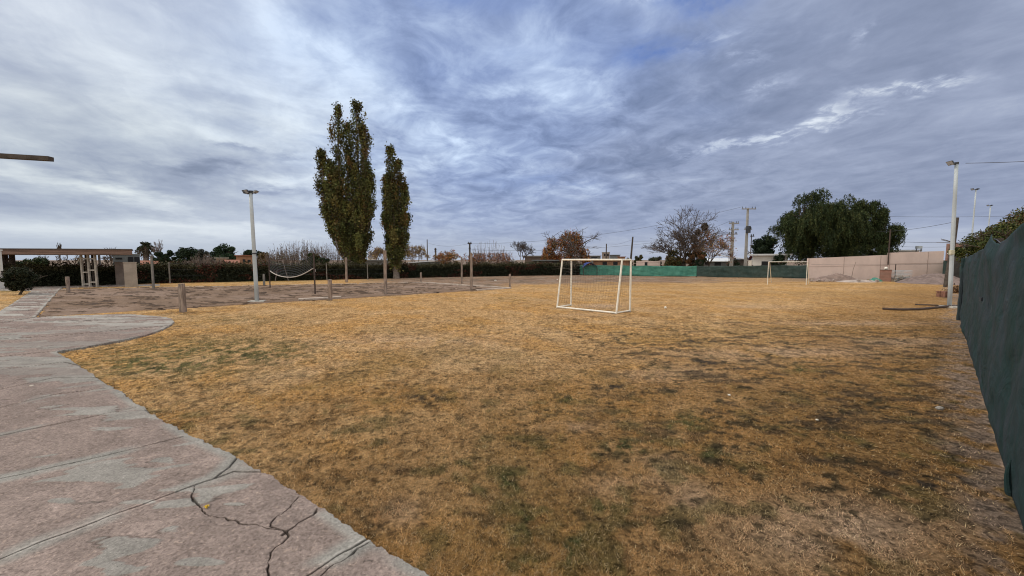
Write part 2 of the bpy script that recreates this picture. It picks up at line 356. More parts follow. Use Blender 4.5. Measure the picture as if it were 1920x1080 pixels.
DARKP = [(343, 587, 26, 3.5, .5), (619, 563, 14, 1.5, .6), (723, 553, 16, 1.8, .6), (884, 545, 16, 1.5, .6), (1156, 589, 10, 1.6, .6), (1182, 584, 8, 1.2, .5), (1045, 578, 8, 1.2, .5), (1100, 583, 50, 1.0, .35), (1780, 578, 26, 2.5, .5), (482, 568, 26, 1.5, .4), (1338, 679, 34, 6, .9), (1288, 642, 34, 2.5, .8), (800, 745, 45, 10, .6), (1150, 725, 40, 6, .7), (1130, 752, 18, 5, .6), (1370, 832, 26, 16, .55), (1400, 690, 30, 4, .6), (1330, 995, 30, 10, .4),  # small ellipses at post and goal feet paint contact shade; others are dark turf
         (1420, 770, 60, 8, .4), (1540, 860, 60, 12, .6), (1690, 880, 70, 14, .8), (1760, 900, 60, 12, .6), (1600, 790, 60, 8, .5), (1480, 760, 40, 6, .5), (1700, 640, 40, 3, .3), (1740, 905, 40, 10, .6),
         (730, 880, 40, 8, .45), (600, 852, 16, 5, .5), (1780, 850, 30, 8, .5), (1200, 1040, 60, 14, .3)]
PALEP = [(1128, 573, 50, 4, .7), (1100, 590, 60, 5, .35), (1450, 662, 200, 14, .5), (1700, 640, 110, 9, .5), (1240, 880, 60, 32, .55), (1300, 935, 50, 30, .5), (1500, 985, 170, 70, .55), (1640, 1000, 150, 60, .5), (1240, 700, 120, 16, .4), (1060, 800, 60, 10, .5),
         (560, 680, 120, 24, .2), (760, 640, 200, 16, .35), (1400, 575, 120, 4, .3), (1870, 960, 70, 40, .7), (760, 960, 60, 30, .4), (1590, 606, 170, 4, .5), (1140, 905, 40, 26, .3)]
GRASSED = []
def ground_colour(x, y, s=0):
    """albedo of turf / soil, with contact shade at feet, and the turf cover at ground points"""
    n1 = fbm(x * 0.35, y * 0.35, 3, 4); n2 = fbm(x * 1.7, y * 1.7, 11, 4); n3 = fbm(x * 6, y * 6, 23, 3); n4 = fbm(x * 0.9 + y * .4, y * 0.9, 31, 4)
    ed = (n2 - .5) * 1.0
    c = STRAW + (GOLD - STRAW) * sm(.40, .62, n4)[..., None]
    def mx(c, k, w): w = np.clip(w, 0, 1)[..., None]; return c * (1 - w) + k * w
    n5 = fbm(x * 13, y * 13, 201, 3); nearw = sm(16, 7, y)
    c = mx(c, BROWN, .30 * sm(.50, .66, n2) + .35 * sm(.50, .66, n3) * (1 - nearw * .2)); c = mx(c, BROWN * .45, .80 * sm(.56, .70, n5) * (.45 + .55 * sm(.42, .62, n2 * .5 + n3 * .5)) * sm(26, 8, y)); c = mx(c, STRAW * 1.15, .5 * sm(.56, .72, fbm(x * 10 + 3, y * 10, 211, 3))); c = mx(c, PALE, .35 * sm(.55, .75, fbm(x * .8, y * .8, 77, 4)))
    c = mx(c, OLIVE, .38 * sm(.52, .66, fbm(x * .75 + 9, y * .75, 51, 4)) * nearw)
    # darker, thinner turf along the fence
    df = (x - FEN0[0]) * (-FDIR[1]) + (y - FEN0[1]) * FDIR[0]      # >0 on the field side
    c = mx(c, BROWN * .95, .66 * sm(6.0, 1.0, df + (n1 - .5) * 4) * sm(-20, 2, -np.abs(y - 6)+14))
    g = np.zeros_like(x); dk = np.zeros_like(x); pl = np.zeros_like(x)
    for a in GREENP: g = g + a[4] * ell(x, y, *a[:4])
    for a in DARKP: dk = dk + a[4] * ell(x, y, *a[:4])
    for a in PALEP: pl = pl + a[4] * ell(x, y, *a[:4])
    c = mx(c, PALE * np.array((.92, .95, 1.15)), pl * sm(.30, .6, n2 + .12)); 
    g = g * 1.5 * sm(.46, .60, n3 * .45 + n5 * .4 + n2 * .15 + .02) + .55 * sm(.60, .72, fbm(x * 3.4, y * 3.4, 91, 3)) * sm(8, 4, y); c = mx(c, GREEN + (OLIVE - GREEN) * sm(.3, .8, n3)[..., None] * .5, g)
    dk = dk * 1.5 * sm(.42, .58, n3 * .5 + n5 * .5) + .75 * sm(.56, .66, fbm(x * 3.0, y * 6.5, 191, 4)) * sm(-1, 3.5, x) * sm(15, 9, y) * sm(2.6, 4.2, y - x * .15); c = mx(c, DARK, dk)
    d2 = sm(.60, .67, fbm(x * 4.2 + 1.7, y * 6.5, 231, 3) * .6 + n5 * .4) * sm(2.0, 2.8, y) * sm(16, 9, y) * (.55 + .45 * sm(-1, 3, x)); c = mx(c, DARK * np.array((1, 1.05, .8)), d2 * .85); dk = np.clip(dk + d2 * .8, 0, 1)
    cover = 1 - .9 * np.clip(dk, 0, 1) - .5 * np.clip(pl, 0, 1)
    # bare strip against the fence
    b = .8 * sm(.55, .05, df + ed * .7) * sm(.40, .55, n3 + .05); c = mx(c, DIRT * (0.75 + .5 * n3)[..., None], b); cover = cover * (1 - .75 * b)
    # dead ground behind the goals
    X, Y = proj(np.stack([x, y, np.zeros_like(x)], -1)); Yw = Y + (n1 - .5) * 14 + (n2 - .5) * 5
    far = sm(0, 1, (y - 20) / 3)
    band = far * sm(541, 533, Yw + np.clip((X - 960) / 240, -3, 1) * 6) * sm(640, 760, X + ed * 60) * sm(1560, 1250, X)
    c = mx(c, REDD + (DIRT - REDD) * sm(.4, .62, n2)[..., None], band * .92)
    c = mx(c, DARK * 1.6, band * .55 * sm(.52, .68, fbm(x * 1.1, y * 1.1, 141, 4)))
    rb = far * sm(530, 525.5, Y + (n1 - .5) * 5 + (n2 - .5) * 4) * sm(1420, 1520, X)
    c = mx(c, DIRT * .85, rb); cover = cover * (1 - .8 * np.maximum(band, rb))
    str_ = far * .5 * sm(.52, .66, fbm(x * .12, y * .55, 61, 3)); c = mx(c, np.array((.34, .20, .075)), str_ * (1 - band))
    hs = far * sm(532, 527, Y) * sm(660, 420, X); c = mx(c, np.array((.30, .215, .06)), hs * .6)
    c = mx(c, DIRT * .8, sm(70, 110, y))
    return c, np.clip(cover, 0, 1)
def soil_mat(name, attr=True, col=(0.3, 0.22, 0.15), amp=0.5, s1=28, s2=5, bump=0.02, s3=0):
    m = bpy.data.materials.new(name); m.use_nodes = True; t = m.node_tree; n = NT(t); b = t.nodes['Principled BSDF']
    g = t.nodes.new('ShaderNodeNewGeometry'); p = g.outputs['Position']
    f1 = n.noise(p, s1, 5, 0.7); f2 = n.noise(p, s2, 5, 0.6)
    k = n.mul(n.ramp(f1, 0.3, 0.7, 1 - amp, 1 + amp * 0.75, 'LINEAR'), n.ramp(f2, 0.3, 0.7, 0.84, 1.12, 'LINEAR'))
    if s3: k = n.mul(k, n.mul(n.ramp(n.noise(p, s3, 5, 0.62, 0.4), 0.36, 0.56, 0.42, 1.16), n.ramp(n.noise(p, s3 * .27, 5, 0.6), 0.32, 0.66, 0.74, 1.16)))
    if attr: a = t.nodes.new('ShaderNodeAttribute'); a.attribute_name = 'col'; base = a.outputs['Color']
    else: base = n.mix(0.0, col, col)
    t.links.new(n.vscale(base, k), b.inputs['Base Color']); b.inputs['Roughness'].default_value = 0.95; b.inputs['Specular IOR Level'].default_value = 0.1
    bp = t.nodes.new('ShaderNodeBump'); bp.inputs['Strength'].default_value = 0.9; bp.inputs['Distance'].default_value = bump
    t.links.new(n.add(f1, n.mul(f2, 0.6)), bp.inputs['Height']); t.links.new(bp.outputs[0], b.inputs['Normal'])
    return m
def gz(x, y): return (fbm(x * .5, y * .5, 401, 3) - .5) * .035 - .004
def make_ground():
    na = 1440; ang = np.linspace(0, 2 * math.pi, na, endpoint=False)
    r = np.concatenate([[0.02], np.geomspace(0.8, 60, 420), np.geomspace(66, 2500, 30)])
    Rr, A = np.meshgrid(r, ang, indexing='ij'); x = Rr * np.sin(A); y = Rr * np.cos(A)
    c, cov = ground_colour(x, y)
    z = gz(x, y) + (fbm(x * 9, y * 9, 301, 3) - .5) * .022 * sm(40, 12, Rr)
    # the turf lies a little lower under the paving and the court
    ip = inpoly(x, y, PATH_OUT); z = np.where(ip, -0.06, z)
    ic = inpoly(x, y, COURT); z = np.where(ic & (dline(x, y, COURT, True) > .35), -0.10, z)
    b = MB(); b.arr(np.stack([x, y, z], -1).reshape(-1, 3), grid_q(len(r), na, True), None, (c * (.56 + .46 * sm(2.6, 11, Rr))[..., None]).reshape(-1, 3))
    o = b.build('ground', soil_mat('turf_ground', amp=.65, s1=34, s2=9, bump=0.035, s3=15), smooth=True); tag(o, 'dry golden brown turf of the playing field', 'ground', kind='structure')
make_ground()
def make_grass():
    n_ = 1100000; u = rng.random(n_)
    r = 1.7 * (26 / 1.7) ** (u ** 1.0); th = rng.uniform(R(-60), R(60), n_); x = r * np.sin(th); y = r * np.cos(th)
    X, Y = proj(np.stack([x, y, np.zeros_like(x)], -1)); k = (Y < 1180) & (X > -120) & (X < 2040)
    x, y = x[k], y[k]
    ip = inpoly(x, y, PATH_OUT); de = dline(x, y, PATH_OUT, True); k = ~(ip & (de > .01 + .085 * sm(.45, .75, fbm(x * 4, y * 4, 88, 3)))); x, y = x[k], y[k]
    ic = inpoly(x, y, COURT); k = ~(ic & (dline(x, y, COURT, True) > .25 * vn(x * 2, y * 2, 5))); x, y = x[k], y[k]
    df = (x - FEN0[0]) * (-FDIR[1]) + (y - FEN0[1]) * FDIR[0]; k = df > 0.05; x, y = x[k], y[k]
    c, cov = ground_colour(x, y); k = rng.random(len(x)) < cov * (.18 + 1.5 * sm(.32, .66, fbm(x * 9, y * 9, 71, 3))); x, y, c = x[k], y[k], c[k]
    m = len(x); d = np.hypot(x, y); L = rng.uniform(.013, .038, m) * (1 + .35 * (rng.random(m) < .06)); w = rng.uniform(.0024, .0050, m) * np.clip(d / 4, .8, 3.2)
    a = rng.uniform(0, 2 * math.pi, m); lean = rng.uniform(.55, 1.45, m)
    dx, dy, dz = np.cos(a) * np.sin(lean), np.sin(a) * np.sin(lean), np.cos(lean); q = rng.uniform(0, 2 * math.pi, m)
    z = gz(x, y) + .002; p = np.stack([x, y, z], 1); wv = np.stack([np.cos(q), np.sin(q), np.zeros(m)], 1) * w[:, None] / 2
    tip = p + np.stack([dx, dy, dz], 1) * L[:, None]
    V = np.stack([p - wv, p + wv, tip], 1).reshape(-1, 3)
    br = (rng.uniform(.40, 1.75, m) * (.62 + .62 * fbm(x * 11, y * 11, 501, 3)))[:, None]; cc = c * br; pale = rng.random(m) < .10; cc[pale] = np.array((.62, .47, .27)) * rng.uniform(.7, 1.1, (pale.sum(), 1))
    b = MB(); b.arr(V, None, np.arange(m * 3).reshape(-1, 3), np.repeat(np.clip(cc, 0, .8), 3, 0))
    o = b.build('grass', M_leaf); tag(o, 'short dry straw-coloured grass blades on the field', 'grass', kind='stuff')
make_grass()

# --- court of bare soil
def make_court():
    nu, nv = 760, 330; U, V_ = np.meshgrid(np.linspace(0, 1, nu), np.linspace(0, 1, nv), indexing='xy')
    pt = (C_NL[None, None] * ((1 - U) * (1 - V_))[..., None] + C_NR * (U * (1 - V_))[..., None] + C_FL * ((1 - U) * V_)[..., None] + C_FR * (U * V_)[..., None])
    x, y = pt[..., 0], pt[..., 1]; de = dline(x, y, COURT, True)
    z = .012 + (fbm(x * .6, y * .6, 5, 3) - .5) * .07 + (fbm(x * 3, y * 3, 9, 4) - .5) * .05
    st = fbm(x * 1.0 - y * .1, y * 3.6 + x * .5, 21, 4); cl = sm(.60, .67, st) * sm(.40, .56, fbm(x * 3.1, y * 3.1, 33, 3)); z = z + cl * .045
    z = np.where(de < .22 * (0.2 + vn(x * 1.3, y * 1.3, 8)), z - .06, z)
    c = np.array((.205, .140, .100)) * (0.70 + .60 * fbm(x * 2, y * 2, 41, 4))[..., None]
    pk = sm(.48, .66, fbm(x * .3, y * .5, 55, 3))[..., None]; c = c * (1 - pk * .45) + np.array((.32, .235, .19)) * pk * .45
    dk = np.clip(cl * .7 + .35 * sm(.66, .74, fbm(x * 1.5, y * 3.2, 66, 3)), 0, 1)[..., None]; c = c * (1 - dk) + np.array((.035, .026, .022)) * dk  # dark organic clods, with the shade of clods painted into the soil colour
    b = MB(); b.arr(np.stack([x, y, z], -1).reshape(-1, 3), grid_q(nv, nu), None, c.reshape(-1, 3))
    tag(b.build('court', soil_mat('court_soil', amp=.35, s1=14, s2=3, bump=.03)), 'bare clodded soil of the volleyball court', 'court', kind='structure')
make_court()
def kerb(pts, name='kerb', w=.20, h=.10, label='low concrete kerb round the bare soil court'):
    b = MB()
    for i in range(len(pts) - 1):
        n_ = max(2, int(np.linalg.norm(pts[i + 1] - pts[i]) / 1.0)); T = np.linspace(0, 1, n_ + 1)
        for j in range(n_):
            a = pts[i] + (pts[i + 1] - pts[i]) * (T[j] + .004); c = pts[i] + (pts[i + 1] - pts[i]) * (T[j + 1] - .004); o = rng.normal(0, .008, 3)
            b.bar(a + [0, 0, h / 2 - .05] + o, c + [0, 0, h / 2 - .05] + o, w, h)
    return tag(b.build(name, M_kerb), label, 'kerb', kind='structure')
kerb([G(112, 543.3), G(790, 530)], h=.09); kerb([G(790, 530), G(957, 541)], w=.28, h=.12); kerb([G(957, 541), G(893, 544.5)], w=.3, h=.12); kerb([G(560, 563.3), G(640, 559.2)], w=.36, h=.14)

# --- concrete path
JOINTS = [P((-80, 840), (0, 822), (120, 797), (255, 769)), P((-60, 915), (40, 896), (190, 862), (345, 823)), P((-60, 1075), (0, 1056), (60, 1030), (200, 977), (320, 932), (372, 914), (402, 904), (440, 890), (492, 890)),
          P((402, 904), (428, 884), (447, 862)), P((560, 1100), (600, 1073), (645, 1044), (692, 1019)), P((-60, 745), (0, 733), (100, 712), (185, 712)), P((-60, 775), (0, 768), (110, 742), (200, 732)),
          P((-60, 680), (0, 671), (50, 666), (105, 661)), P((-60, 700), (0, 697), (120, 682), (148, 688)),
          P((62, 606), (200, 601), (300, 597)), P((-30, 640), (100, 632), (230, 620), (318, 612)), P((-30, 612), (66, 596), (150, 592))]
for yy in (548, 553, 559, 566, 574, 583): JOINTS.append(P((112 - (yy - 543) * .93 + 2, yy), (62 - (yy - 543) * 1.6, yy + .5)))
CRACKS = [P((372, 914), (362, 930), (368, 945), (386, 962), (396, 972), (430, 984), (470, 990), (500, 996), (528, 1002)), P((558, 938), (545, 952), (522, 975), (508, 992), (528, 1002)),
          P((528, 1002), (540, 1012), (532, 1022), (518, 1036), (512, 1050), (506, 1078), (500, 1100)), P((528, 1012), (560, 990), (590, 975), (598, 962)), P((690, 1028), (640, 1060), (600, 1085))]
SMOOTH = [(205, 905, 85, 20, 1.0), (110, 945, 50, 10, .9), (280, 950, 110, 14, 1.0), (310, 869, 24, 6, 1), (330, 925, 80, 6, .8), (250, 1035, 90, 26, 1.0), (330, 1000, 40, 18, .8), (200, 1070, 80, 18, 1.0), (370, 1060, 60, 12, .9),
          (440, 952, 24, 4, .8), (420, 1066, 50, 12, .6), (560, 1030, 30, 10, .5), (230, 783, 70, 8, .9), (130, 770, 60, 6, .7), (200, 808, 60, 5, .6), (60, 700, 160, 22, .9), (150, 705, 50, 14, .9),
          (250, 615, 90, 9, .8), (60, 650, 100, 6, .6), (690, 1060, 34, 10, .6)]
def make_path():
    yy = np.concatenate([np.linspace(530, 600, 120), np.linspace(600.6, 1130, 620)]); xx = np.concatenate([np.linspace(-700, -60, 60), np.linspace(-58, 860, 620)])
    XX, YY = np.meshgrid(xx, yy); k = (CY - YY) / F; Yw = -CAMH * (cp + k * sp) / (k * cp - sp); x = (XX - CX) / F * (Yw * cp + CAMH * sp); y = Yw
    ip = inpoly(x, y, PATH_OUT); de = dline(x, y, PATH_OUT, True); sd = np.where(ip, de, -de) + ((fbm(x * 5, y * 5, 12, 3) - .5) * .05 + (fbm(x * 16, y * 16, 13, 3) - .5) * .05) * sm(14, 6, y)
    dj = np.full(x.shape, 9.); dc = np.full(x.shape, 9.)
    wx, wy = x + (fbm(x * 6, y * 6, 81, 3) - .5) * .025, y + (fbm(x * 6, y * 6, 82, 3) - .5) * .025
    for j in JOINTS: dj = np.minimum(dj, dline(wx, wy, j))
    wx, wy = x + (fbm(x * 9, y * 9, 83, 3) - .5) * .07, y + (fbm(x * 9, y * 9, 84, 3) - .5) * .07
    for j in CRACKS: dc = np.minimum(dc, dline(wx, wy, j))
    px_m = np.maximum(.006, y * y / (F * CAMH) * .55)
    s_ = np.zeros_like(x)
    for a in SMOOTH: s_ = s_ + a[4] * ell(x, y, *a[:4])
    s_ = s_ + .85 * sm(.42, .56, fbm(x * .6 + 4, y * 1.9, 61, 4)) * sm(4.2, 8, y)
    q1, q2 = x * .94 + y * .34, -x * .34 + y * .94; fs = fbm(q1 * 1.6, q2 * 5.5, 19, 5); smo = sm(.45, .54, s_ * .85 + (fs - .5) * 1.7) * .9; rim = np.exp(-((s_ * .85 + (fs - .5) * 1.7 - .46) / .03) ** 2) * (s_ > .08) * sm(.45, .6, fbm(x * 3, y * 3, 119, 2))
    edge = sm(.16, .05, dj) * sm(.45, .6, fbm(x * 1.5, y * 1.5, 99, 2)) * sm(9, 5, y); edge2 = sm(.12, .03, de) * sm(.38, .5, fbm(x * 1.7, y * 1.7, 98, 2)); smo = np.clip(np.maximum(smo, np.maximum(edge, edge2)), 0, 1)
    ag = fbm(x * 38, y * 38, 7, 2)
    z = .030 + (fbm(x * 1.2, y * 1.2, 15, 3) - .5) * .02 + smo * .004 + (1 - smo) * (ag - .5) * .0045
    gr = np.maximum(sm(.9, .3, dj / np.maximum(.004 + .009 * sm(.35, .7, fbm(x * 3, y * 3, 137, 3)), px_m * 1.1)), sm(1.0, .3, dc / np.maximum(.001 + .013 * sm(.3, .75, fbm(x * 8, y * 8, 37, 3)), px_m * .40))); z = z - gr * .022
    z = np.where(sd < 0, np.maximum(-.13, .03 + sd * 6), z)
    f1 = fbm(x * 3, y * 3, 28, 4); c1 = np.array((.268, .212, .188)) * (.72 + .5 * f1)[..., None] * (.84 + .32 * fbm(x * 45, y * 45, 5, 2))[..., None] * (.86 + .28 * fbm(x * 1.1 - y * .4, y * 5 + x * 1.5, 255, 4))[..., None]
    pb = sm(.66, .76, vn(x * 60, y * 60, 47))[..., None] * .40; c1 = c1 * (1 - pb) + np.array((.10, .075, .068)) * pb
    wp = sm(.84, .90, vn(x * 55, y * 55, 147))[..., None] * .6; c1 = c1 * (1 - wp) + np.array((.40, .31, .26)) * wp
    c2 = np.array((.275, .262, .240)) * (.8 + .4 * fbm(x * 2, y * 6, 29, 4))[..., None]; lo = sm(9, 13, y)[..., None]
    c2 = c2 * (1 + lo * .35)
    c = c1 * (1 - smo[..., None]) + c2 * smo[..., None]; st = sm(.5, .7, fbm(x * .35 + 3, y * 3.2, 68, 4))[..., None] * sm(3.5, 7, y)[..., None]; c = c * (1 - st * .45) + np.array((.20, .15, .135)) * st * .45
    c = c * (1 - .45 * rim[..., None]); c = c * (1 - .80 * gr[..., None]); lip = np.exp(-((dj - .022) / .010) ** 2) * sm(.4, .6, fbm(x * 2.2, y * 2.2, 199, 2)) * sm(9, 4, y); c = c * (1 + .35 * lip[..., None]); kp = (sd > -.10)
    q = grid_q(len(yy), len(xx)); kf = kp.ravel()[q].any(1)
    b = MB(); b.arr(np.stack([x, y, z], -1).reshape(-1, 3), q[kf], None, np.clip(c, 0, .8).reshape(-1, 3))
    m = soil_mat('path_concrete', amp=.34, s1=48, s2=5, bump=.007)
    t_ = m.node_tree; n_ = NT(t_); bs = t_.nodes['Principled BSDF']; src = bs.inputs['Base Color'].links[0].from_socket; ps = t_.nodes.new('ShaderNodeNewGeometry').outputs['Position']
    t_.links.new(n_.vscale(src, n_.mul(n_.ramp(n_.noise(ps, 85, 3, .6), .30, .42, .50, 1.0), n_.ramp(n_.noise(ps, 70, 2, .5), .64, .72, 1.0, 1.45))), bs.inputs['Base Color'])
    tag(b.build('path', m), 'cracked concrete path with worn pinkish aggregate', 'path', kind='structure')
make_path()

# ------------------------------------------------------------------ tree tools
def grow(seed, lv=6, k=(3, 3), spread=.55, ratio=.72, up=.15, wig=.12, L0=1.0, d0=(0, 0, 1), steps=3, r0=.06, rr=.62, side=0.0, first=None, L1=None):
    rg = np.random.default_rng(seed); P0, P1, A, B, LV, tips = [], [], [], [], [], []
    def br(p, d, L, r, l):
        n_ = steps; pts = [p]
        for i in range(n_):
            d = d + rg.normal(0, wig, 3); d[2] += up * .3; d /= np.linalg.norm(d); q = p + d * L / n_
            ra = r * (1 - .35 * i / n_); rb = r * (1 - .35 * (i + 1) / n_); P0.append(p); P1.append(q); A.append(ra); B.append(rb); LV.append(l); p = q; pts.append(p)
        if l >= lv: tips.append(p); return
        kk = rg.integers(k[0], k[1] + 1) if not (l == 0 and first) else first
        ph = rg.uniform(0, 2 * math.pi)
        for c in range(kk):
            a = ph + c * 2 * math.pi / kk + rg.normal(0, .3); s = spread * rg.uniform(.6, 1.3)
            if kk > 1 and c == 0 and rg.random() < .4: s *= .35
            x = np.cross(d, [0.3, 1, .2]); x /= np.linalg.norm(x); y = np.cross(d, x)
            e = d * math.cos(s) + (x * math.cos(a) + y * math.sin(a)) * math.sin(s)
            br(pts[-1] if rg.random() > side else pts[rg.integers(1, len(pts))], e, (L1 if l == 0 and L1 else L * ratio) * rg.uniform(.75, 1.2), r * (rr if l or not L1 else .8), l + 1)
    br(np.zeros(3), np.array(d0, float), L0, r0, 0)
    return np.array(P0), np.array(P1), np.array(A), np.array(B), np.array(LV), np.array(tips)
def fit(tr, H, W, asym=0.0, keep=0.0):
    """scale a unit tree to height H and half-width W"""
    P0, P1, A, B, LV, tips = tr; al = np.vstack([P0, P1]); zt = np.percentile(al[:, 2], 99.9); xm = np.percentile(al[:, 0], [1, 99]); cx_ = xm.mean(); hw = (xm[1] - xm[0]) / 2
    def f(p):
        q = p.copy(); w = np.clip(q[:, 2] / zt * 2.5, 0, 1); q[:, 0] -= cx_ * w; q[:, 0] *= W / hw; q[:, 1] *= W / hw; q[:, 2] *= H / zt; return q
    return f(P0), f(P1), A * H / zt, B * H / zt, LV, f(tips)
def col_mix(cols, m, rg, keyed=None):
    cols = np.asarray(cols, float); i = rg.integers(0, len(cols), m) if keyed is None else keyed % len(cols)
    return cols[i] * rg.uniform(.6, 1.45, (m, 1))
def tree_obj(name, label, cat, base, tr, bark, leaves=None, group=None, twigmat=None, lvsplit=2, rmin=.012, crown='crown'):
    base = np.asarray(base, float); t = thing(name, base, label, cat, group); P0, P1, A, B, LV, tips = tr
    A, B = np.maximum(A, rmin), np.maximum(B, rmin)
    b = MB(); k = LV < lvsplit; b.segs(P0[k] - [0, 0, 0], P1[k], A[k], B[k], 8); b.segs(P0[k][:1] - [0, 0, .3], P0[k][:1], A[k][:1] * 1.4, A[k][:1], 8); b.build('trunk', bark, t)
    c = MB(); k = ~k
    if k.any(): c.segs(P0[k], P1[k], A[k], B[k], 4)
    if k.any(): c.build('branches', twigmat or bark, t)
    if leaves is not None: leaves.build(crown, M_leaf, t)
    return t
def bare_tree(name, label, px, D, top, hw, seed, lv=6, cat='tree', bark=M_bark, twig=M_twig, leafn=0, leafc=None, lsize=.1, rmin=.012, base_h=0.0, group=None, **kw):
    base = AT(px, D); H = ZT(base, top); W = hw / F * D
    tr = fit(grow(seed, lv=lv, **kw), H, W); L = None
    if leafn:
        rg = np.random.default_rng(seed + 5); tp = tr[5]; i = rg.integers(0, len(tp), leafn); Pn = tp[i] + rg.normal(0, H * .03, (leafn, 3)); Pn[:, 2] = np.maximum(Pn[:, 2], .1)
        L = MB(); L.leaves(Pn, lsize * rg.uniform(.6, 1.4, leafn), col_mix(leafc, leafn, rg, i), rg)
    return tree_obj(name, label, cat, base, tr, bark, L, group, twig, 2, rmin)
def leafy(name, label, px, D, top, hw, seed, cols, n_=12000, lsize=.16, cat='tree', hb=.12, dens=.9, clump=26, base_z=0, group=None, bark=M_bark, droop=0.0, hstretch=1.0, shape=None):
    """a crown of leaf clumps spread round limbs"""
    base = AT(px, D) if not isinstance(px, np.ndarray) else px; H = ZT(base, top) if top > 20 else top; W = hw / F * base[1] if hw > 6 else hw; rg = np.random.default_rng(seed)
    tr = fit(grow(seed, lv=3, k=(3, 4), spread=.75, ratio=.7, r0=.05, L0=.5, side=.3), H * .86, W * .8)
    C = []; 
    while len(C) < clump:
        q = rg.uniform(-1, 1, 3); s = np.linalg.norm(q)
        if s > 1 or s < .35: continue
        zz = hb + (1 - hb) * (q[2] * .5 + .5); C.append((q[0] * W * .86, q[1] * W * .86, zz * H * .93, rg.uniform(.16, .34) * min(W, H * .6) * 1.25))
    C = np.array(C); i = rg.integers(0, clump, n_); v = rg.normal(size=(n_, 3)); v /= np.linalg.norm(v, axis=1, keepdims=True); rad = C[i, 3] * rg.random(n_) ** .45
    Pn = C[i, :3] + v * rad[:, None] * [1, 1, .85]; 
    if droop: Pn[:, 2] -= rg.random(n_) ** 2 * droop
    Pn[:, 2] = np.clip(Pn[:, 2], .05 * H if hb < .2 else .1, H * 1.02)
    L = MB(); L.leaves(Pn, lsize * rg.uniform(.6, 1.4, n_), col_mix(cols, n_, rg, i + rg.integers(0, 2, n_)), rg)
    return tree_obj(name, label, cat, base, tr, bark, L, group)
OLV = [(.050, .060, .022), (.035, .048, .018), (.07, .062, .022), (.085, .06, .022), (.04, .05, .02)]
DKG = [(.018, .032, .016), (.022, .040, .018), (.014, .026, .016), (.03, .046, .02)]
MIDG = [(.03, .06, .02), (.045, .075, .028), (.025, .05, .02)]
RUST = [(.34, .12, .035), (.27, .085, .030), (.38, .17, .055), (.20, .07, .03), (.28, .14, .05)]
YEL = [(.24, .16, .05), (.30, .19, .06), (.18, .13, .05)]

# ------------------------------------------------------------------ the two Lombardy poplars
def poplar(name, label, px, pbase, stems, seed, n_leaf, cols, lsz=.13):
    base = G(px, pbase); D = base[1]; t = thing(name, base, label, 'tree', 'tall poplars'); rg = np.random.default_rng(seed); P0, P1, A, B = [], [], [], []; LP, LC = [], []
    tw0, tw1 = [], []
    for (X, top, wpx, start) in stems:
        H = ZT(base, top); dxm = (X - px) / F * D; dym = rg.normal(0, .35); W = wpx / F * D; n_ = 16; tt = np.linspace(0, 1, n_)
        sx = dxm * (1 - (1 - np.clip(tt * 1.6, 0, 1)) ** 1.6); sy = dym * np.clip(tt * 1.5, 0, 1)
        pts = np.stack([sx + rg.normal(0, .05, n_), sy + rg.normal(0, .05, n_), tt * H], 1); pts[0] = (dxm * .06, 0, 0)
        r = .16 * (1 - tt) ** .8 * (H / 18) + .015; P0 += list(pts[:-1]); P1 += list(pts[1:]); A += list(r[:-1]); B += list(r[1:])
        nb = int(H * 5.2)
        for j in range(nb):
            u = rg.uniform(start, .985) ** .95; p = np.array([np.interp(u, tt, pts[:, i]) for i in range(3)])
            tuft = rg.random() < .34; prof = np.clip((1 - u) * 2.6, .20, 1) * sm(start - .08, start + .30, u) * (rg.uniform(.5, 1.05) if rg.random() < .8 else rg.uniform(1.0, 1.3)); reach = W * prof * (1.12 if tuft else .74) + .05; a = rg.uniform(0, 2 * math.pi); rise = min(reach * rg.uniform(2.4, 3.8) + .5, rg.uniform(2.0, 3.0))
            q = p + np.array([math.cos(a) * reach, math.sin(a) * reach, rise])
            if q[2] > H * 1.0: q[2] = H * rg.uniform(.95, 1.0)
            mid = (p + q) / 2 + np.array([math.cos(a), math.sin(a), 0]) * reach * .25
            tw0 += [p, mid]; tw1 += [mid, q]; m = int(n_leaf / (nb * len(stems)) * rg.uniform(.5, 1.5) * (1.0 + .3 * (1 - u))) + 1
            w = (.55 if tuft else .30) + (.47 if tuft else .72) * rg.random(m)[:, None] ** .9; wd = (.09 + (.20 if tuft else .14) * np.clip(1.02 - w, 0, 1)) * (1 + .10 * reach); Q = (1 - w) ** 2 * p + 2 * w * (1 - w) * mid + w * w * q + rg.normal(0, 1, (m, 3)) * wd * [1, 1, 1.4]; LP.append(Q)
            ci = rg.choice(len(cols), p=np.array([.34, .30, .18, .10, .08])); LC.append(np.asarray(cols[ci])[None] * rg.uniform(.45, 1.35) * rg.uniform(.6, 1.4, (m, 1)))
    b = MB(); b.segs(P0, P1, A, B, 7); b.tube([(0, 0, -.3), (0.02, 0, 1.0), (0, 0, 2.2)], [.40, .28, .20], 10); b.build('trunk', M_barkl, t)
    c = MB(); c.segs(np.array(tw0), np.array(tw1), .022, .012, 3); c.build('branches', M_bark, t)
    L = MB(); Lp = np.vstack(LP); L.leaves(Lp, lsz * rg.uniform(.6, 1.5, len(Lp)), np.vstack(LC), rg, elong=1.5); L.build('crown', M_leaf, t)
PC = [(.078, .092, .030), (.100, .108, .034), (.118, .102, .034), (.140, .090, .032), (.18, .165, .05)]
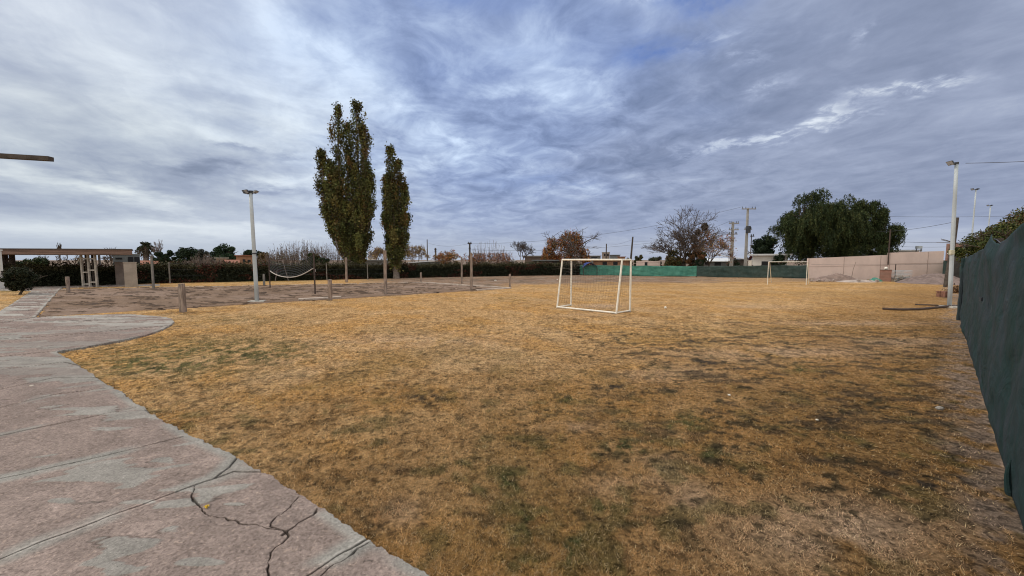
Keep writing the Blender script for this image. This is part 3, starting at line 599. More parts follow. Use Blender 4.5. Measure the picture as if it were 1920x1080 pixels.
poplar('poplar_tree', 'taller of the two poplars, with several pointed tops', 672, 522,
       [(673, 183, 24, .13), (641, 194, 17, .22), (690, 236, 20, .12), (613, 283, 14, .16), (628, 300, 14, .14), (657, 226, 19, .10), (697, 330, 17, .12), (640, 340, 20, .09), (668, 300, 23, .07), (689, 380, 22, .08), (616, 345, 11, .14), (648, 420, 21, .06), (682, 440, 19, .06)], 3, 62000, PC)
poplar('poplar_tree', 'shorter, slimmer poplar on the right of the tall one', 743, 522,
       [(738, 275, 15, .13), (750, 300, 12, .12), (731, 330, 11, .12), (760, 345, 11, .12), (742, 350, 15, .09), (757, 400, 13, .08), (727, 400, 10, .10), (744, 430, 16, .06)], 9, 32000, PC)

# ------------------------------------------------------------------ hedge and wire fence
def make_hedge():
    pts = [G(60, 538.5), G(262, 532.5), G(460, 528), G(760, 521.5), G(900, 518.6), G(1092, 515.6)]; pts = [p + np.array([0, .9, 0]) for p in pts]
    pts = [pts[0] + (pts[0] - pts[1]) * 1.1] + pts
    rg = np.random.default_rng(12); b = MB(); core = MB(); org = pts[3]
    tot = 0
    for i in range(len(pts) - 1):
        a, c = pts[i], pts[i + 1]; L = np.linalg.norm(c - a); d = (c - a) / L; nrm = np.array([d[1], -d[0], 0]); h = 1.42
        core.bar(a + [0, 0, h * .42], c + d * .1 + [0, 0, h * .42], .95, h * .84)
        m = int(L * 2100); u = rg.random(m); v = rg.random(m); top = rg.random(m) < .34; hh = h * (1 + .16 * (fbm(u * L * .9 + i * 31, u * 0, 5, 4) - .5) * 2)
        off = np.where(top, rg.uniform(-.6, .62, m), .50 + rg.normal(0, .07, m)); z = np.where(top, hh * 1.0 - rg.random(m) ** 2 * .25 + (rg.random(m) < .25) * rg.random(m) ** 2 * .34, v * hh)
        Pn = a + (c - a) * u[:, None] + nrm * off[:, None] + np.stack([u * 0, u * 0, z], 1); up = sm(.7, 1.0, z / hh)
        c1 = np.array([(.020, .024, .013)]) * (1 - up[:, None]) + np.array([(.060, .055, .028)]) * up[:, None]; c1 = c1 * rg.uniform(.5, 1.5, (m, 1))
        rd = (fbm(u * L * .5 + i * 9, z * 2, 9, 2) > .62) & (rg.random(m) < .5); c1[rd] = np.array((.09, .035, .025)) * rg.uniform(.6, 1.3, (rd.sum(), 1))
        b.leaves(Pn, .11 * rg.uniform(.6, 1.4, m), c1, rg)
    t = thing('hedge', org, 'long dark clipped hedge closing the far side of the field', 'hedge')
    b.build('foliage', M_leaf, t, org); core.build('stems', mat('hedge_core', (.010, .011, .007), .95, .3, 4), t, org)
    # fence in front of the hedge
    fb = [(319, 531.5, 492), (430, 528, 494), (613, 525, 494), (689.5, 524.5, 494), (755, 521, 495), (811.5, 518.5, 494), (914, 517.5, 495), (957, 517, 495), (994.5, 515.5, 498), (1031.5, 514.5, 491)]
    org = G(613, 525); t = thing('wire_fence', org, 'thin wire fence on concrete posts standing in front of the dark hedge', 'fence'); tops = []
    for X, yb, yt in fb:
        p = G(X, yb); H = ZT(p, yt); q = MB(); q.box(p + [0, 0, H / 2 - .1], (.07, .07, H + .2)); q.build('post', M_concd, t, org); tops.append((p, H))
    for f in (.35, .65, .95):
        q = MB(); q.tube([p + [0, -.05, H * f] for p, H in tops], .006, 4); q.build('wire', M_wire, t, org)
make_hedge()

# ------------------------------------------------------------------ posts of the field
def wood_post(X, yb, yt, w, label, name='wooden_post', m=M_wood, lean=0.0, group='wooden posts round the court'):
    p = G(X, yb); H = ZT(p, yt); t = tag(MB().build(name, m, None, p) if False else None, '') if False else None
    b = MB(); n_ = 5; rg = np.random.default_rng(int(X)); hw = w / 2
    V = []
    for i in range(n_):
        z = -.2 + (H + .2) * i / (n_ - 1); s = hw * (1 - .06 * i / n_) + rg.normal(0, .004); ox = lean * z
        for a, c in ((-1, -1), (-.4, -1.12), (1, -1), (1.08, .3), (1, 1), (-.3, 1.1), (-1, 1), (-1.1, -.2)): V.append((p[0] + a * s + ox, p[1] + c * s, z))
    k = 8; Q = [[i * k + j, i * k + (j + 1) % k, (i + 1) * k + (j + 1) % k, (i + 1) * k + j] for i in range(n_ - 1) for j in range(k)]
    V.append((p[0] + lean * H, p[1], H + .012)); T = [[(n_ - 1) * k + j, (n_ - 1) * k + (j + 1) % k, n_ * k] for j in range(k)]
    b.arr(V, Q, T); return tag(b.build(name, m, None, p), label, 'post', group)
wood_post(343.5, 585, 532, .16, 'short thick wooden post in the grass just past the rounded end of the path')
wood_post(619.5, 562.5, 524, .15, 'short wooden post at the white stretch of kerb, right of the volleyball net')
wood_post(128.5, 548.5, 519, .13, 'short wooden stub at the left corner of the court by the far path')
wood_post(723, 552.5, 470, .15, 'tall wooden post in the grass in front of the slimmer poplar', lean=.006)
wood_post(884, 544, 474, .15, 'tall wooden post at the right corner of the court, the nearer of a pair')
wood_post(866, 531.5, 482, .14, 'tall wooden post just left of the nearer one of the pair at the court corner')
wood_post(956, 537.5, 514, .15, 'short wooden post past the right-hand tip of the court kerb')
wood_post(789.5, 528, 511, .15, 'small wooden stub at the far right corner of the court')
wood_post(650, 529.5, 483, .15, 'tall pale post in front of the foot of the taller poplar')
wood_post(288, 541, 479, .10, 'tall pale post at the far kerb, right of the grey wall blocks', m=M_concd)
wood_post(495.5, 536, 514, .11, 'short pale post on the far grass just right of the white floodlight pole', m=M_concd)
wood_post(660, 523, 505, .16, 'stubby pale stake at the very foot of the taller poplar', m=M_conc)

# --- volleyball net between two iron posts
A0, B0 = G(506.5, 539.5), G(591, 552); hA, hB = ZT(A0, 479), ZT(B0, 474)
for p, h, l in ((A0, hA, 'rusty iron net post on the left end of the sagging volleyball net'), (B0, hB, 'rusty iron net post on the right end of the sagging volleyball net')):
    b = MB(); b.tube([p + [0, 0, -.1], p + [0, 0, h * .5], p + [0, 0, h]], .042, 8); b.tube([p + [0, 0, h], p + [0, 0, h + .01]], .05, 8); b.tube([p + [-.06, -.02, h * .8], p + [.06, -.02, h * .8]], .012, 5); tag(b.build('net_post', M_rust, None, p), l, 'net post', 'iron posts of the volleyball net')
t = thing('volleyball_net', A0, 'sagging dark volleyball net with a white bottom band', 'net')
zA_t, zB_t, zA_b, zB_b = ZT(A0, 487), ZT(B0, 477), ZT(A0, 507), ZT(B0, 502); uu = np.linspace(0, 1, 25)
def netline(f, sagf, u0=0.02, u1=.97):
    u = u0 + (u1 - u0) * uu; p = A0 + (B0 - A0) * u[:, None]; z = (zA_t + (zA_b - zA_t) * f) * (1 - u) + (zB_t + (zB_b - zB_t) * f) * u; sag = (.42 + .10 * f) * sagf * 4 * u * (1 - u)
    p[:, 2] = z - sag; p[:, 1] += .05 * np.sin(u * 9 + f * 3); return p
b = MB(); rows = [netline(f, 1.0) for f in np.linspace(0, 1, 9)]
for r_ in rows[:-1]: b.tube(r_, .013, 4)
for i in range(0, 25): b.tube([r_[i] for r_ in rows], .009, 3)
b.build('mesh', M_net, t, A0); b = MB(); r_ = rows[-1]; b.tube(r_, .030, 6); e = r_[-1]; b.tube([e, e + [.10, 0, .05], e + [.16, 0, -.03], e + [.17, 0, -.16]], .026, 6); b.build('band', M_band, t, A0)

# --- small goals
def goal(name, label, fl, fr, bl, br, top, topw, r, netc=True, topdepth=.72):
    """fl, fr feet of the two slanting rear legs; bl, br feet of the mouth posts; top height"""
    org = (fl + fr) / 2; t = thing(name, org, label, 'goal', 'white football goals')
    tl, tr_ = bl + [0, 0, top], br + [0, 0, top]; sl_, sr_ = fl + (bl - fl) * topw + [0, 0, top], fr + (br - fr) * topw + [0, 0, top]
    def bar(nm, a, c, rr=r):
        q = MB(); q.tube([a, (np.asarray(a) + c) / 2, c], rr, 8); q.build(nm, M_white, t, org)
    bar('post', bl, tl); bar('post', br, tr_); bar('rear_leg', fl, sl_); bar('rear_leg', fr, sr_); bar('crossbar', tl, tr_); bar('top_bar', sl_, sr_)
    bar('side_bar', tl, sl_, r * .8); bar('side_bar', tr_, sr_, r * .8); [bar('ground_bar', *q_) for q_ in ((fl + [0, 0, r], fr + [0, 0, r]), (fl + [0, 0, r], bl + [0, 0, r], r * .8), (fr + [0, 0, r], br + [0, 0, r], r * .8)) if netc]
    if netc:
        b = MB(); nu, nv = 22, 17; D_ = (bl - fl); ins = D_ * .06
        def pt(u, v):    # back panel, sagging into the goal
            a = fl * (1 - u) + fr * u + [0, 0, .06]; c = sl_ * (1 - u) + sr_ * u; sag = (4 * u * (1 - u)) * .26 * sm(0, .5, 1 - v) * (v > .001) * (v < .999); return a * (1 - v) + c * v + D_ * .35 * math.sin(v * math.pi) * .4 + ins - [0, 0, .24 * 4 * u * (1 - u) * v * (1 - abs(v - .85) * .5)]
        for i in range(nu + 1): b.tube([pt(i / nu, j / nv) for j in range(nv + 1)], .0022, 3, False)
        for j in range(nv + 1): b.tube([pt(i / nu, j / nv) for i in range(nu + 1)], .0022, 3, False)
        for fa, fb_, ta, tb in ((fl, bl, sl_, tl), (fr, br, sr_, tr_)):
            for j in range(0, 17): v = j / 16; b.tube([(fa * (1 - v) + ta * v) , (fb_ * (1 - v) + tb * v)], .0020, 3, False)
            for j in range(1, 6): v = j / 6; b.tube([fa * (1 - v) + fb_ * v, ta * (1 - v) + tb * v], .0020, 3, False)
        b.build('net', M_net, t, org)
    return t
g1l, g1r = G(1044.5, 577), G(1155.5, 588.5); g1bl, g1br = G(1070.5, 573.2), G(1181, 584)
goal('mini_goal', 'near white mini goal with a torn dark net in the middle of the field', g1l, g1r, g1bl, g1br, ZT(g1br, 487), .34, .036)
g2l, g2r = G(1446.5, 530.6), G(1516, 532.0); g2bl, g2br = G(1439, 533.2), G(1511.5, 534.0)
goal('mini_goal', 'far white goal without a net, in front of the dark green cloth', g2l, g2r, g2bl, g2br, ZT(g2br, 491), .75, .024, False)

# ------------------------------------------------------------------ floodlight poles
def floodlight(parent, c, yaw, tiltd, org, s=1.0):
    b = MB(); c = np.asarray(c, float); ca, sa = math.cos(yaw), math.sin(yaw); ct, st = math.cos(tiltd), math.sin(tiltd)
    def tr(v): v = np.asarray(v, float) * s; x, y, z = v[..., 0], v[..., 1], v[..., 2]; y, z = y * ct - z * st, y * st + z * ct; return np.stack([x * ca - y * sa, x * sa + y * ca, z], -1) + c
    f, k = [(-.19, -.15), (.19, -.15), (.19, .15), (-.19, .15)], [(-.12, -.10), (.12, -.10), (.12, .10), (-.12, .10)]
    V = [(x, .05, z) for x, z in f] + [(x, -.06, z) for x, z in k]; b.arr(tr(V), [[0, 1, 2, 3], [7, 6, 5, 4]] + [[i, 4 + i, 4 + (i + 1) % 4, (i + 1) % 4] for i in range(4)])
    for z in (-.06, 0, .06): b.arr(tr([(x, y, z + w) for w in (-.006, .006) for x, y in ((-.1, -.06), (.1, -.06), (.1, -.10), (-.1, -.10))]), [[0, 1, 2, 3], [7, 6, 5, 4], [0, 4, 5, 1], [1, 5, 6, 2], [2, 6, 7, 3], [3, 7, 4, 0]])
    h = b.build('lamp_head', M_dkmetal, parent, org); g = MB(); g.arr(tr([(-.17, .056, -.13), (.17, .056, -.13), (.17, .056, .13), (-.17, .056, .13)]), [[0, 1, 2, 3]]); g.build('lens', M_glass, h, org); return h
def light_pole(label, base, top, r, lamps, lean=0.0, band=None, name='floodlight_pole', foot=True, m=M_galv, group='floodlight poles round the fields', ls=1.0):
    t = thing(name, base, label, 'floodlight pole', group); b = MB(); tp = base + np.array([lean, 0, top]); b.tube([base + (tp - base) * u for u in np.linspace(0, 1, 6)], np.linspace(r, r * .8, 6), 12); b.build('pole', m, t, base, True)
    if foot: q = MB(); q.box(base + [.0, 0, .015], (r * 8, r * 7, .09), .3, top=.85); q.build('footing', M_conc, t, base)
    if band: q = MB(); q.tube([base + (tp - base) * band - [0, 0, .03], base + (tp - base) * band + [0, 0, .03]], r * 1.08, 12); q.build('strap', M_dkmetal, t, base)
    q = MB(); q.bar(tp + [min(l_[0] for l_ in lamps) * ls, 0, .0], tp + [max(max(l_[0] for l_ in lamps), .05) * ls, 0, .0], .04, .04); q.tube([tp, tp + [0, 0, .08]], r * 1.0, 8); q.build('bracket', M_dkmetal, t, base)
    for dx, dy, yaw, ti in lamps: floodlight(t, tp + [dx * ls, dy * ls, .06 * ls], yaw, ti, base, ls * .66)
    return t
pb = G(482, 566); light_pole('nearest floodlight pole, a thick pale pole with several lamps at the edge of the court', pb, ZT(pb, 362), .092, [(-.24, .0, R(70), R(-35)), (-.10, .10, R(10), R(-20)), (.24, .0, R(-85), R(-60)), (-.10, -.12, R(150), R(-35))], lean=-.05, band=.45)
pr = G(1780, 576); light_pole('slender pale floodlight pole in front of the green cloth corner', pr, ZT(pr, 308), .072, [(-.24, 0, R(85), R(-35))], lean=-.20, foot=True)
for X, top, D, l, r in ((1821.5, 356, 38, 'taller of the two distant floodlight masts rising beyond the leafy tree', .065), (1851, 386, 52, 'shorter of the two distant floodlight masts rising beyond the leafy tree', .07)):
    p = AT(X - 3, D); light_pole(l, p, ZT(p, top), r, [(-.30, 0, R(85), R(-35)), (.12, 0, R(-85), R(-65))], foot=False, ls=1.1)

# ------------------------------------------------------------------ green shade-cloth fences
def clothmat(name, c1, c2, sheen=.6):
    m = bpy.data.materials.new(name); m.use_nodes = True; t = m.node_tree; n = NT(t); b = t.nodes['Principled BSDF']; tc = t.nodes.new('ShaderNodeTexCoord'); o = n.sep(tc.outputs['Object'])
    v = n.xyz(n.mul(o[0], 1.0), n.mul(o[1], 1.0), n.mul(o[2], .35)); f = n.noise(v, 2.2, 5, .6); w = n.noise(tc.outputs['Object'], 140, 2, .5)
    t.links.new(n.vscale(n.mix(n.ramp(f, .32, .68), c1, c2), n.ramp(w, .3, .7, .8, 1.15, 'LINEAR')), b.inputs['Base Color']); b.inputs['Roughness'].default_value = .75
    bp = t.nodes.new('ShaderNodeBump'); bp.inputs['Strength'].default_value = .5; bp.inputs['Distance'].default_value = .004; t.links.new(w, bp.inputs['Height']); t.links.new(bp.outputs[0], b.inputs['Normal'])
    b.inputs['Specular IOR Level'].default_value = .25
    wr = n.noise(n.xyz(n.add(n.mul(o[0], 1.0), n.mul(o[2], .5)), n.mul(o[1], 1.0), n.mul(o[2], .8)), 3.2, 6, .55, 1.2); b2 = t.nodes.new('ShaderNodeBump'); b2.inputs['Strength'].default_value = .8; b2.inputs['Distance'].default_value = .05
    t.links.new(wr, b2.inputs['Height']); t.links.new(bp.outputs[0], b2.inputs['Normal']); t.links.new(b2.outputs[0], b.inputs['Normal']); return m
M_cloth_d = clothmat('dark_shade_cloth', (.010, .036, .033), (.034, .047, .056)); M_cloth_l = clothmat('bright_shade_cloth', (.055, .200, .155), (.085, .260, .200)); M_cloth_m = clothmat('dull_shade_cloth', (.034, .062, .056), (.056, .084, .076))
def cloth_panel(a, c, ztop, zbot, nu, nv, fold, seed, mt, parent, org, name='cloth', side=1, thick=.012):
    """curtain between ground points a and c; ztop(u) zbot(u) heights, fold depth"""
    L = np.linalg.norm(c - a); d = (c - a) / L; nrm = np.array([-d[1], d[0], 0]) * side; U, V_ = np.meshgrid(np.linspace(0, 1, nu), np.linspace(0, 1, nv)); zt, zb = ztop(U), zbot(U)
    z = zb + (zt - zb) * V_; s = U * L
    off = fold * ((fbm(s * .6, V_ * .7 + seed, seed, 3) - .5) * 1.6 + (fbm(s * 1.3 + V_ * 1.8, V_ * 2.6 - s * .5, seed + 3, 4) - .5) * 1.1 + .5 * np.abs(fbm(s * 1.5 - V_ * 3, V_ * 2.5, seed + 8, 2) - .5))
    off = off * sm(0, .10, V_) * sm(1.0, .9, V_) + fold * .12 * (vn(s * 3, V_ * 2, seed + 5) - .5)
    p = a[None, None] + (c - a)[None, None] * U[..., None] + nrm * off[..., None]; p = p.copy(); p[..., 2] = z
    b = MB(); q = grid_q(nv, nu); b.arr(p.reshape(-1, 3), q); b.arr((p - nrm * thick).reshape(-1, 3), q[:, ::-1]); nn = nv * nu
    top = [[(nv - 1) * nu + i, (nv - 1) * nu + i + 1, nn + (nv - 1) * nu + i + 1, nn + (nv - 1) * nu + i] for i in range(nu - 1)]; bt = [[i + 1, i, nn + i, nn + i + 1] for i in range(nu - 1)]
    e1 = [[i * nu, (i + 1) * nu, nn + (i + 1) * nu, nn + i * nu] for i in range(nv - 1)]; e2 = [[(i + 1) * nu - 1 + nu, (i + 1) * nu - 1, nn + (i + 1) * nu - 1, nn + (i + 2) * nu - 1] for i in range(nv - 1)]
    b.Q.append(np.array(top + bt + e1 + e2)); return b.build(name, mt, parent, org, True)
# far fence: bright part then dark part
def far_cloth(label, x0, y0, x1, y1, t0, t1, mt, seed, npost):
    a, c = G(x0, y0), G(x1, y1); org = (a + c) / 2; t = thing('cloth_fence', org, label, 'fence', 'shade cloth fences'); z0, z1 = ZT(a, t0), ZT(c, t1); L = np.linalg.norm(c - a)
    zt = lambda U: z0 + (z1 - z0) * U - .04 * np.abs(np.sin(U * math.pi * (npost - 1))) + .02 * (vn(U * L * .8, U, seed) - .5); cloth_panel(a, c, zt, lambda U: .03 + .10 * (vn(U * L * .5, U * 0, seed + 2) - .3), 260, 16, .11, seed, mt, t, org)
    for i in range(npost):
        u = i / (npost - 1); p = a + (c - a) * u + [0, .10, 0]; q = MB(); h = z0 + (z1 - z0) * u + .06; q.tube([p + [0, 0, -.2], p + [0, 0, h]], .045, 8); q.build('post', M_woodd, t, org)
    q = MB(); q.tube([a + [0, .06, z0], c + [0, .06, z1]], .01, 4); q.build('wire', M_wire, t, org)
far_cloth('bright green shade cloth fence right behind the near goal', 1085, 515.5, 1306, 519.5, 497, 499, M_cloth_l, 5, 6)
far_cloth('dull grey-green shade cloth fence running from the bright green cloth to the pink wall', 1306.6, 519.5, 1514, 522, 499, 497, M_cloth_m, 15, 6)
far_cloth('dark green shade cloth past the right-hand end of the pink wall', 1766, 523, 1812, 533, 489, 486, M_cloth_m, 25, 2)
# near fence on the right
def near_fence():
    n0 = FEN0 - FDIR * 2.6; a, c = n0, FEN1; L = np.linalg.norm(c - a); org = FEN0; t = thing('cloth_fence', org, 'tall dark green shade cloth fence close by on the right side of the field', 'fence', 'shade cloth fences')
    sN = 2.6 / L; uP = (np.linalg.norm(G(1836, 716)[:2] - a[:2])) / L; ks = np.array([0, sN, (sN + uP) / 2 * .97, (sN + uP) / 2 * 1.2, uP * .97, uP, uP + (1 - uP) * .12, uP + (1 - uP) * .5, 1.0]); kz = np.array([2.22, 2.42, 2.27, 2.2, 2.30, 2.40, 2.22, 2.14, 2.06])
    zt = lambda U: np.interp(U, ks, kz) + .02 * (vn(U * L * 2, U * 0, 3) - .5)
    def zb(U): s = U * L; return .015 + .03 * (vn(s * 1.1, s * 0, 4) - .3) - .03 * np.exp(-((s - 2.6) / .25) ** 2)
    o = cloth_panel(a, c, zt, zb, 700, 80, .10, 41, M_cloth_d, t, org)
    nrm = np.array([-FDIR[1], FDIR[0], 0.0]); b = None
    for u, h in ((0.02, 2.3), (sN, 2.45), (uP, 2.34), (1.0, 2.1)):
        p = a + (c - a) * u - nrm * .09; q = MB(); q.tube([p + [0, 0, -.2], p + [0, 0, h]], .04, 8); q.build('post', M_woodd, t, org)
    q = MB(); q.tube([a + (c - a) * u - nrm * .05 + [0, 0, float(zt(np.array(u)))] for u in np.linspace(0, 1, 30)], .008, 4); q.build('wire', M_wire, t, org)
    # gathered end of the cloth hanging at the far post and knots of twine along the foot
    q = MB(); pts = [c + nrm * .03 + FDIR * .06 + [0, 0, z] for z in np.linspace(-.02, 2.05, 14)]; q.tube(pts, [.055 + .008 * math.sin(i * 2.1) for i in range(14)], 8); q.build('gathered_end', M_cloth_d, t, org)
    q = MB(); p0 = FEN0 + nrm * .01; q.tube([p0 + [0, 0, z] + nrm * .02 * math.sin(z * 9) for z in np.linspace(-.03, .30, 8)], [.016, .026, .022, .02, .018, .015, .012, .006], 8); q.build('gathered_end', M_cloth_d, t, org)
    rg = np.random.default_rng(6)
    for s in ():
        p = FEN0 + (c - FEN0) * s + nrm * .03; q = MB(); q.tube([p + [0, 0, .16], p + nrm * .03 + [0, 0, .10], p + nrm * .02 + [0, 0, .0]], [.006, .011, .005], 6); q.build('tie', M_dkmetal, t, org)
    for s, z in ((.30, 1.38),):
        p = FEN0 + (c - FEN0) * s + nrm * .06; q = MB(); q.tube([p + [0, 0, z - .03], p + [0, 0, z + .03]], .018, 6); q.build('tie', M_dkmetal, t, org)
near_fence()

# ------------------------------------------------------------------ pink wall and what lies along it
M_pink = mat('pink_render', (.70, .555, .495), .9, .10, .8, .006, stretch=(1, 1, .6)); M_brick = brickmat('brick', (.30, .125, .085), (.22, .10, .07), (.32, .28, .24)); M_cap = mat('wall_joint', (.42, .32, .28), .9, .1, 3)
def pink_wall(label, x0, y0, x1, y1, t0, t1):
    a, c = G(x0, y0), G(x1, y1); org = a; t = thing('boundary_wall', org, label, 'wall', 'pink boundary walls'); z0, z1 = ZT(a, t0), ZT(c, t1); d = (c - a) / np.linalg.norm(c - a); nrm = np.array([-d[1], d[0], 0]); b = MB()
    V = [a, c, c + nrm * .2, a + nrm * .2]; b.arr([v - [0, 0, .3] for v in V] + [V[0] + [0, 0, z0], V[1] + [0, 0, z1], V[2] + [0, 0, z1], V[3] + [0, 0, z0]], [[0, 3, 2, 1], [4, 5, 6, 7], [0, 1, 5, 4], [1, 2, 6, 5], [2, 3, 7, 6], [3, 0, 4, 7]]); b.build('masonry', M_pink, t, org)
    q = MB(); q.bar(a - nrm * .006 + [0, 0, z0 * .58], c - nrm * .006 + [0, 0, z1 * .58], .014, .035); q.build('joint_band', M_cap, t, org)
    L = np.linalg.norm(c - a)
    for i in range(0, int(L / 3.2) + 1):
        s = min(i * 3.2 + .1, L - .1); p = a + d * s - nrm * .004; hh = z0 + (z1 - z0) * s / L; q = MB(); q.bar(p, p + [0, 0, hh - .03], .05, .012); q.build('joint', M_cap, t, org)
    return a, c, d, nrm
w1 = pink_wall('lower left-hand stretch of the pink rendered wall', 1513, 522, 1663, 523.5, 484.5, 478); w2 = pink_wall('higher right-hand stretch of the pink rendered wall', 1663.6, 523.5, 1766, 524.5, 474, 470.5)
p = w2[0] + [-.15, -.12, 0]; b = MB(); b.bar(p + [0, 0, 1.5], p + [0, 0, ZT(p, 430)], .08, .08); tag(b.build('steel_post', M_rust, None, p), 'thin dark upright fixed at the step between the two pink wall stretches', 'post')
def mound(label, x0, x1, yb, top, seed, depth=2.2, m=None, name='dirt_mound', col=(.24, .175, .15)):
    a, c = G(x0, yb), G(x1, yb); org = (a + c) / 2; L = np.linalg.norm(c - a); d = (c - a) / L; nn = np.array([-d[1], d[0], 0]); H = ZT(org, top); nu, nv = 70, 36; U, V_ = np.meshgrid(np.linspace(-1, 1, nu), np.linspace(-1, 1, nv))
    rr = np.sqrt(U ** 2 + V_ ** 2); h = np.clip(1 - rr ** 1.3, 0, 1) * H + (fbm(U * 4 + seed, V_ * 4, seed, 4) - .5) * H * .45 * sm(1, .6, rr) - .04
    p = org + (d * L / 2) * U[..., None] + nn * depth / 2 * V_[..., None]; p = p.copy(); p[..., 2] = h; b = MB(); b.arr(p.reshape(-1, 3), grid_q(nv, nu)); return tag(b.build(name, m or mat('dirt_%d' % seed, col, .95, .3, 3, .04), None, org, False), label, 'dirt mound', 'mounds of earth along the pink wall')
mound('pointed earth mound under the left half of the pink wall', 1520, 1615, 527, 512, 3); mound('broad smooth earth heap at the right-hand end of the pink wall', 1698, 1812, 531, 511, 8, 5, col=(.20, .15, .135)); mound('low flat pale mound between the leaning stick and the brick bin', 1565, 1655, 528.5, 523, 5, 2, col=(.42, .35, .31)); mound('low lumpy earth mound right of the wire cage', 1694, 1735, 528, 517, 6, 1.6)
# brick bin with a white ball on it
p = G(1659.5, 527.5); w = 22 / F * p[1]; H = ZT(p, 506.5); t = thing('brick_bin', p, 'square red brick bin standing in front of the step in the pink wall', 'brick box'); az = math.atan2(p[0], p[1]); w *= math.cos(az); b = MB(); b.box(p + [0, 0, H / 2], (w, w * .8, H), -az); b.build('brickwork', M_brick, t, p); b = MB(); b.box(p + [0, 0, H + .02], (w * 1.04, w * .84, .04), -az); b.build('lid', M_woodd, t, p)
def ball(label, c, r, m, name='ball', cat='ball', group=None):
    b = MB(); nu, nv = 16, 9; th = np.linspace(0, math.pi, nv); ph = np.linspace(0, 2 * math.pi, nu, endpoint=False); T_, P_ = np.meshgrid(th, ph, indexing='ij'); b.arr((np.stack([np.sin(T_) * np.cos(P_), np.sin(T_) * np.sin(P_), np.cos(T_)], -1) * r + c).reshape(-1, 3), grid_q(nv, nu, True)); return tag(b.build(name, m, None, c, True), label, cat, group)
ball('small white ball lying on top of the red brick bin', p + np.array([0, 0, H + .04 + .13]), .13, M_white)
ball('small white ball on the grass to the right of the near goal', G(1247.5, 579) + [0, 0, .05], .05, M_white)
# wire cage with rubble
p = G(1687, 528); w = 27 / F * p[1]; H = ZT(p, 507); t = thing('wire_cage', p, 'wire mesh cage half full of rubble beside the brick bin', 'cage'); b = MB(); dd = .8
for i in range(15): u = -w / 2 + w * i / 14; [b.segs([p + [u, y, 0]], [p + [u, y, H]], .008, .008, 4) for y in (-dd / 2, dd / 2)]
for i in range(9): z = H * i / 8; b.segs([p + [-w / 2, -dd / 2, z], p + [-w / 2, dd / 2, z], p + [-w / 2, -dd / 2, z], p + [w / 2, -dd / 2, z]], [p + [w / 2, -dd / 2, z], p + [w / 2, dd / 2, z], p + [-w / 2, dd / 2, z], p + [w / 2, dd / 2, z]], .008, .008, 4)
b.build('mesh', M_galv, t, p)
def rocks(p, w, d, h, n_, s0, s1, seed):
    rg = np.random.default_rng(seed); b = MB()
    for i in range(n_): s = rg.uniform(s0, s1); b.box(p + np.array([rg.uniform(-w / 2, w / 2), rg.uniform(-d / 2, d / 2), rg.uniform(0, h) + s * .2]), (s, s * rg.uniform(.5, 1), s * rg.uniform(.4, .8)), rg.uniform(0, 3), rg.uniform(-.7, .7), rg.uniform(.6, .95))
    return b
rocks(p, w * .88, .65, H * .45, 46, .12, .34, 3).build('rubble', mat('rubble', (.36, .30, .25), .9, .4, 6), t, p)
for X, Y, w_, n_, sd, l in ((1728, 528.5, .9, 14, 4, 'scatter of broken concrete lumps right of the wire cage'), (1541, 528, 2.2, 16, 5, 'scatter of broken concrete lumps by the right post of the far goal'), (1625, 529, 2.0, 14, 6, 'scatter of broken concrete lumps left of the brick bin')):
    q = G(X, Y); tag(rocks(q, w_, .6, .12, n_, .08, .26, sd).build('rubble_pile', mat('rubble2', (.34, .28, .25), .9, .4, 6), None, q), l, 'rubble', 'rubble piles along the pink wall')
q = G(1641, 527.5); b = MB(); U, V_ = np.meshgrid(np.linspace(-1, 1, 24), np.linspace(-1, 1, 14)); rr = np.sqrt(U ** 2 + V_ ** 2); pts = np.stack([q[0] + U * .62, q[1] + V_ * .4, np.clip(1 - rr ** 2, 0, 1) * .34 + (fbm(U * 3, V_ * 3, 4, 3) - .5) * .12 * (rr < 1)], -1); b.arr(pts.reshape(-1, 3), grid_q(14, 24)); tag(b.build('green_tarp', M_cloth_l, None, q), 'crumpled green tarpaulin on the ground just left of the brick bin', 'tarpaulin')
p = G(1596, 526); b = MB(); z = ZT(p, 491); b.tube([p, p + [.05, 0, z * .3], p + [.12, 0, z * .6], p + [.34, 0, z]], [.035, .03, .028, .02], 6); tag(b.build('stick', M_wood, None, p), 'crooked stick leaning to the right in front of the pink wall', 'stick')
p = G(1677.5, 525); b = MB(); b.tube([p, p + [0, 0, ZT(p, 495)]], [.045, .04], 7); tag(b.build('stake', M_rust, None, p), 'upright reddish stake behind the wire cage', 'stake')
# bricks and brush by the right pole
p = G(1768, 557); t = thing('brick_stack', p, 'small stack of red bricks in the grass left of the slender floodlight pole', 'bricks'); rg = np.random.default_rng(2); b = MB()
for r_ in range(4):
    for i in range(3): 
        for j in range(2): b.box(p + [(i - 1) * .10 + rg.normal(0, .006), (j - .5) * .22, .045 + r_ * .078], (.095, .20, .07), rg.normal(0, .04))
b.build('bricks', mat('loose_brick', (.24, .12, .085), .9, .4, 9), t, p)
p = G(1796, 549); rg = np.random.default_rng(4); m_ = 420; Pn = p + rg.normal(0, 1, (m_, 3)) * [.24, .2, .13] + [0, 0, .18]; b = MB(); b.leaves(Pn, .06, col_mix([(.12, .055, .025), (.08, .045, .025), (.16, .09, .04)], m_, rg), rg, elong=3); tag(b.build('leaf_heap', M_leaf, None, np.array(p)), 'little heap of rusty dead leaves between the floodlight pole and the fence', 'leaves')
